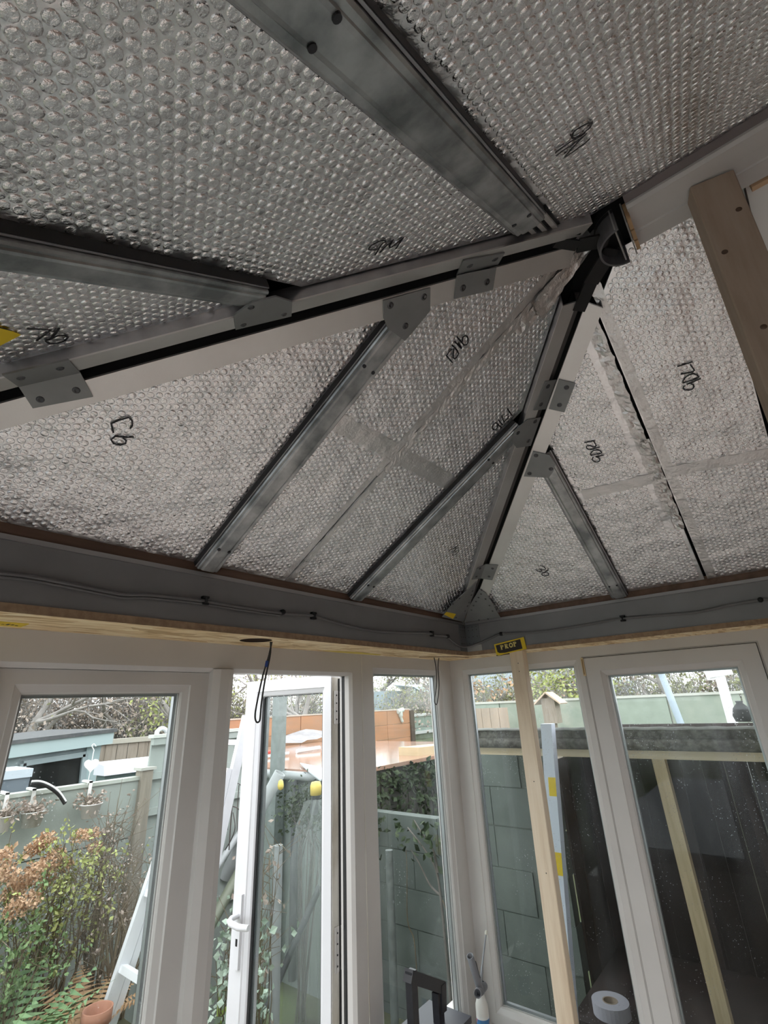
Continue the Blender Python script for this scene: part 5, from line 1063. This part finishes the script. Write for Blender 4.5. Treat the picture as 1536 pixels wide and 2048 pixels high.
def fern(base, h, n, mat, seed, label, droop=.5):
    rng = np.random.default_rng(seed); base = V3(*base); t = thing('fern', tuple(base), label, 'fern')
    for i in range(n):
        a = 6.28*i/n+rng.uniform(-.3, .3); d = V3(math.cos(a), math.sin(a), 0); L = h*rng.uniform(.75, 1.1); m = MB(); pts = []
        for k in range(11): f = k/10; pts.append(base+d*L*(.75*f**1.2)+V3(0, 0, L*(f*1.05-droop*f*f)))
        m.tube(pts, [.003*(1-f/12) for f in range(11)], 4, True, False); sd = np.cross(d, V3(0, 0, 1))
        for k in range(1, 11):
            f = k/10; w = .10*L*math.sin(math.pi*min(f*.9+.12, 1))*1.7
            for s_ in (-1, 1):
                for e in (0, .5):
                    p = pts[k-1]+(pts[k]-pts[k-1])*e; q = p+sd*s_*w+d*w*.35+V3(0, 0, -.15*w); v = (pts[k]-pts[k-1])*.2; m.add([p-v, p+v, q], [(0, 1, 2)])
        m.build('frond', mat, t)
    return t
fern((-1.32, -1.28, .55), .52, 13, L_FERN, 1, 'fresh green fern in the middle of the planting bed', .35)
fern((-1.18, -1.50, .55), .48, 12, L_FERN, 2, 'green fern at the bottom left corner', .4)
fern((-1.38, -.98, .55), .42, 16, L_DEAD, 3, 'brown dead fern between the green fern and the ladder', .6)
fern((-1.00, -1.36, .55), .30, 14, L_DEAD, 4, 'pale dead fern beside the terracotta pot', .6)
fern((-1.05, -1.12, .55), .26, 14, L_DEAD, 5, 'small brown dead fern at the foot of the ladder', .7)
c = atx((196, 2016), -1.15); t = thing('terracotta_pot', (-1.15, c[1], .55), 'terracotta pot at the foot of the ladder', 'plant pot'); hh = c[2]-.55; m = MB(); m.lathe((-1.15, c[1], .55), (0, 0, 1), [(.0005, 0), (.036, 0), (.048, hh*.8), (.055, hh*.8), (.056, hh), (.050, hh), (.046, hh*.8), (.0005, hh*.78)], 20); m.build('pot', TERRA, t)
shrub((-.95, -.55, 0), .95, .16, 10, L_SUCC, 420, .03, 9, 'pale green leafy climber in the gap beside the open leaf', elong=1.1)
shrub((-1.0, -.35, 0), 1.2, .12, 12, L_GREY, 90, .02, 10, 'dry brown stems tangled through the iron trellis')
m = MB(); t = thing('strap_leaf_plant', tuple(aty((430, 2048), -.6)), 'bright green strap leaves low in the door gap', 'plant'); mb = MB()
for i in range(7): p = aty((432+3*i, 2048), -.55+.02*i); mb.prism([p+V3(-.008, 0, -.4), p+V3(.008, 0, -.4), p+V3(.012+.004*i, .0, .02), p+V3(0, 0, .11-.008*i)], (0, .003, 0))
mb.build('leaf', leafmat('strap_green', (.30, .42, .10), (.38, .5, .14)), t)

# ---- side: block wall with climbing stems, lean-to
YB = 1.0; t = thing('block_wall', (-.8, YB, -.06), 'sage painted block wall running past the room corner', 'block wall')
BW, BH = .44, .215
for r in range(8):
    ztop = 1.10-(BH+.006)*r
    for c in range(5):
        x1 = .06-(BW+.006)*c-(BW/2 if r % 2 else 0); x0 = max(x1-BW, -1.53)
        if x1-x0 < .05 or ztop-BH < -.4: continue
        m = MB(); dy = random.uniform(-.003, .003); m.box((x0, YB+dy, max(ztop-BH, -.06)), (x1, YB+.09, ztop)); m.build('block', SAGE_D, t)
for r in range(2):
    for c in range(2):
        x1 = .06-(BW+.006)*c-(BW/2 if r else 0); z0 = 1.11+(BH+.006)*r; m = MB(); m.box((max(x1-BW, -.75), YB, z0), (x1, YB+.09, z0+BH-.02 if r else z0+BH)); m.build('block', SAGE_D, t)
m = MB(); m.box((-1.53, YB+.006, -.06), (.055, YB+.085, 1.09)); m.box((-.7, YB+.006, 1.09), (.055, YB+.085, 1.52)); m.build('mortar_bed', MORTAR, t)
t = thing('climbing_stem', tuple(aty((905, 2048), .9)), 'bare woody climber on the sage block wall', 'climber')
for pts, r in [([(905, 2060), (897, 1950), (890, 1880), (882, 1800), (872, 1740), (850, 1700), (815, 1655)], .012), ([(880, 1790), (860, 1770), (840, 1730), (822, 1700)], .008), ([(876, 1745), (866, 1700), (845, 1668), (828, 1640)], .009), ([(885, 1800), (900, 1840), (905, 1870)], .005), ([(836, 2060), (834, 1960), (828, 1880), (815, 1840), (814, 1740), (812, 1700)], .005)]:
    m = MB(); P = smooth([aty(p, .93) for p in pts]); m.tube(P, [r*(1-.6*i/len(P)) for i in range(len(P))], 7); m.build('stem', BARK if r > .006 else STEM, t)
rng = np.random.default_rng(12); P = np.stack([rng.uniform(-1.5, -.6, 120),   .87+rng.uniform(0, .06, 120), 1.10-rng.beta(1, 2.5, 120)*.3], 1); leaves(P, .035, L_IVY, 'leaves', t, rng)
tube_ = [aty(p, .75) for p in [(778, 1700), (785, 1900), (790, 2060)]]
t = thing('grey_downpipe', tuple(tube_[-1]), 'grey downpipe standing left in the narrow fixed window', 'pipe'); m = MB(); m.tube(tube_, .026, 10); m.build('pipe', pmat('mottled_pipe', (.10, .115, .11), (.16, .18, .17), rough=.5, scale=20), t)
# lean-to
YL = .42; zg0, zg1 = aty((1230, 1497), YL)[2], aty((1230, 1453), YL)[2]; zbm0 = aty((1230, 1517), YL)[2]
t = thing('lean_to', (1.2, 1.4, -.06), 'dark open lean-to shelter with a mossy sheet roof outside the side windows', 'shelter')
LICHEN = pmat('lichen_sheet', (.075, .07, .06), (.17, .16, .14), rough=.9, scale=45, lo=.4, hi=.7)
m = MB(); x0, x1 = -.27, 3.2; n = 96; vs_ = []; fs = []
for i in range(n+1):
    xx = x0+(x1-x0)*i/n; zz = zg1-.012+.0015*math.sin(i*2*math.pi/3)
    vs_ += [(xx, YL-.05, zz), (xx, 2.6, zz-.19), (xx, 2.6, zz-.178), (xx, YL-.05, zz+.012)]
for i in range(n):
    for k in range(4): fs.append((i*4+k, i*4+(k+1) % 4, (i+1)*4+(k+1) % 4, (i+1)*4+k))
m.add(vs_, fs, True); m.build('roof_sheet', pmat('pale_sheet', (.50, .50, .48), (.36, .36, .34), rough=.8, scale=14), t)
m = MB(); m.box((x0, YL-.03, zg0+.045), (x1, YL, zg1-.012)); m.build('fascia_board', LICHEN, t)
m = MB(); m.tube([(x0, YL-.03, zg0+.022), (x1, YL-.03, zg0+.022)], .026, 12); m.build('gutter', LICHEN, t)
m = MB(); m.box((x0+.02, YL+.02, zbm0), (x1, YL+.07, zg0)); m.build('timber_beam', PINE_X, t)
pa = aty((1317, 1517), YL+.045); pb2 = aty((1466, 2048), YL+.045)
m = MB(); m.hexa([(pa[0]+.0, YL+.02, -.06), (pa[0]+.055, YL+.02, -.06), (pa[0]+.055, YL+.07, -.06), (pa[0], YL+.07, -.06), (pa[0]-.025, YL+.02, zbm0), (pa[0]+.028, YL+.02, zbm0), (pa[0]+.028, YL+.07, zbm0), (pa[0]-.025, YL+.07, zbm0)]); m.build('timber_post', wood('tan_post', (.42, .32, .19), (.52, .41, .26), (.58, .47, .31), 2, knots=False), t)
for i in range(22): m = MB(); m.box((.06+.15*i, 2.5, -.06), (.06+.15*i+.147, 2.52+.006*(i % 2), 1.62)); m.build('back_board', DARKBR, t)
for i in range(10): m = MB(); m.box((.06, 1.09+.15*i, -.06), (.075+.005*(i % 2), 1.09+.15*i+.147, 1.49)); m.build('side_board', DARKBR, t)
m = MB(); m.box((3.0, YL, -.06), (3.03, 2.5, 1.5)); m.build('end_wall', DARKBR, t); m = MB(); m.box((.08, YL+.05, -.055), (3.0, 2.5, -.02)); m.build('floor_slab', pmat('dark_slab', (.05, .045, .04), rough=.9), t)
b0 = thing('work_bench', (1.0, 1.2, -.02), 'dark timber bench inside the lean-to', 'bench'); m = MB(); m.box((.12, .62, .40), (1.9, 1.5, .44)); m.build('top', DARKBR, b0)
for xx in (.2, 1.8):
    for yy in (.68, 1.44): m = MB(); m.box((xx, yy, -.02), (xx+.05, yy+.05, .40)); m.build('leg', DARKBR, b0)
c = atz((1222, 2012), .47); c = V3(c[0], c[1], .44); t = thing('tape_roll', tuple(c), 'roll of white tape lying on the lean-to bench', 'tape roll'); m = MB(); m.lathe(c, (0, 0, 1), [(.035, 0), (.085, 0), (.085, .05), (.035, .05), (.035, 0)], 28, False); m.build('tape', pmat('tape_white', (.40, .40, .45), rough=.5), t); m = MB(); m.lathe(c, (0, 0, 1), [(.030, 0), (.0355, 0), (.0355, .051), (.030, .051), (.030, 0)], 28, False); m.build('core', pmat('card_core', (.30, .24, .18), rough=.8), t)
# leaning timbers inside
for i, (xa, xb, w) in enumerate([(.55, .50, .07), (.98, .92, .06), (1.12, 1.02, .045)]):
    t = thing('leaning_board', (xa, 1.9, -.02), ['wide dark board leaning in the lean-to left of its post', 'dark board leaning in the lean-to right of its post', 'narrow dark batten leaning in the lean-to'][i], 'board', 'boards in the lean-to'); m = MB(); m.beam((xa, 1.9, -.02), (xb, 2.4, 1.45), w, .03, up=(0, 1, 0)); m.build('board', pmat('stained_%d' % i, (.04+.012*i, .027+.008*i, .023+.008*i), rough=.7), t)
# white wrapped board with yellow stickers
yy = .29; a, b = aty((1080, 1448), yy), aty((1111, 1438), yy); lo = aty((1118, 1760), yy)
t = thing('wrapped_board', (lo[0], yy, -.06), 'white wrapped board with yellow stickers leaning outside behind the prop', 'board'); dx = (lo[0]-(a[0]+b[0])/2)/(a[2]-lo[2]); W2 = .062
f = lambda u, z, d=0.0: ((a[0]+b[0])/2+dx*(a[2]-z)*-1*-1+(u-.5)*W2*2*.45-.012, yy+.02*(a[2]-z)-d*1.0-.0, z)
m = MB(); m.prism([f(0, -.06), f(1, -.06), f(1, a[2]), f(0, a[2])], (0, .05, 0)); m.build('board', pmat('wrap_white', (.66, .70, .82), rough=.35), t)
for z0, z1, u0 in ((1.42, 1.50, .35), (1.10, 1.19, .45), (1.535, 1.575, 1.0)):
    if u0 < 1: m = MB(); m.prism([f(u0, z0, .001), f(1, z0, .001), f(1, z1, .001), f(u0, z1, .001)], (0, .001, 0)); m.build('yellow_sticker', YELLOW, t)
# strings, far wall, white post and distant roofs beyond the lean-to
t = thing('far_wall', (0, 6.2, .9), 'pale mossy wall beyond the lean-to roof', 'wall'); YF = 6.2
XL_ = aty((912, 1400), YF)[0]
for i in range(7): m = MB(); m.box((XL_+.9*i, YF, .9), (XL_+.9*i+.88, YF+.06, 1.80)); m.build('panel', pmat('mossy_panel_%d' % i, (.34+.02*(i % 3), .39, .33), (.27, .32, .26), rough=.9, scale=4), t)
m = MB(); m.box((XL_, YF-.02, 1.80), (3.0, YF+.08, 1.835)); m.build('capping', pmat('wall_cap', (.50, .50, .45), rough=.8), t)
t = thing('tan_fence', (-3.0, 5.4, .9), 'pale tan fence left of the timber prop beyond the lean-to', 'fence')
XL_ = aty((912, 1400), 5.4)[0]; XR_ = aty((1012, 1400), 5.4)[0]
for i in range(6): m = MB(); m.box((XL_+(XR_-XL_)/6*i, 5.4, .9), (XL_+(XR_-XL_)/6*(i+1)-.006, 5.42+.006*(i % 2), 1.74)); m.build('board', pmat('tan_fence_%d' % i, (.46, .36, .28), (.38, .31, .25), rough=.8, scale=8, stretch=(1, 1, .2)), t)
a, b = aty((1450, 1400), 5.0), aty((1438, 1345), 5.0); t = thing('white_post', (a[0], 5.0, .9), 'white post with an angled flat cap beyond the lean-to roof', 'post'); m = MB(); m.beam((a[0], 5.0, .9), (b[0], 5.0, b[2]), .10, .08, up=(0, 1, 0)); m.build('post', WHITE, t)
m = MB(); m.beam(aty((1416, 1346), 5.0), aty((1462, 1338), 5.0), .12, .09, up=(0, 1, 0)); m.build('cap', WHITE, t); m = MB(); m.beam(aty((1412, 1352), 4.98), aty((1440, 1350), 4.98), .1, .03, up=(0, 1, 0)); m.build('cap_ledge', WHITE, t)
a, b = aty((1322, 1346), 5.6), aty((1345, 1405), 5.6); t = thing('blue_pole', (b[0], 5.6, .9), 'pale blue leaning pole beyond the lean-to roof', 'pole'); m = MB(); m.tube([a, b, b+(b-a)*(b[2]-.9)/(a[2]-b[2])], .045, 8); m.build('pole', pmat('pale_blue', (.42, .50, .58), rough=.5), t)
c = aty((1492, 1430), 3.4); t = thing('black_sack', tuple(c-V3(0, 0, .12)), 'black sack standing on the lean-to roof edge', 'sack'); c = aty((1490, 1443), 2.2); m = MB(); m.lathe(c, (0, 0, 1), [(.0005, 0), (.055, .0), (.065, .04), (.05, .09), (.02, .12), (.025, .135), (.0005, .135)], 10); m.build('sack', BLACK, t); t.location = tuple(float(v) for v in c)
for o in t.children: o.matrix_parent_inverse = Matrix.Translation(-t.location)
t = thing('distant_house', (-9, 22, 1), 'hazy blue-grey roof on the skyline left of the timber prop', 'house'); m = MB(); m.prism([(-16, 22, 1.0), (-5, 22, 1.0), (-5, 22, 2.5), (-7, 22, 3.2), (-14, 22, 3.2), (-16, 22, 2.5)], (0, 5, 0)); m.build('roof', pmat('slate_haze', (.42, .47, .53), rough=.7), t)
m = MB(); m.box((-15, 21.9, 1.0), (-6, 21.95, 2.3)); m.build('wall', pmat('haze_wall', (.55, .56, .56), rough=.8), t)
a = aty((1100, 1402), 5.2); t = thing('bird_house', tuple(a), 'small pitched timber roof on the wall right of the prop', 'bird house'); m = MB()
for s_ in (-1, 1): m.beam(a+V3(0, 0, .12), a+V3(.20*s_, 0, -.04), .3, .02, up=(0, 0, 1))
m.build('roof', pmat('tan_shingle', (.56, .43, .32), rough=.7), t); m = MB(); m.box(a+V3(-.1, -.1, -.3), a+V3(.1, .1, .04)); m.build('box', FENCE_BR, t); m = MB(); m.box((a[0]-.04, a[1]-.04, .9), (a[0]+.04, a[1]+.04, a[2]-.3)); m.build('post', FENCE_BR, t); t.location = (a[0], a[1], .9)
for o in t.children: o.matrix_parent_inverse = Matrix.Translation(-t.location)
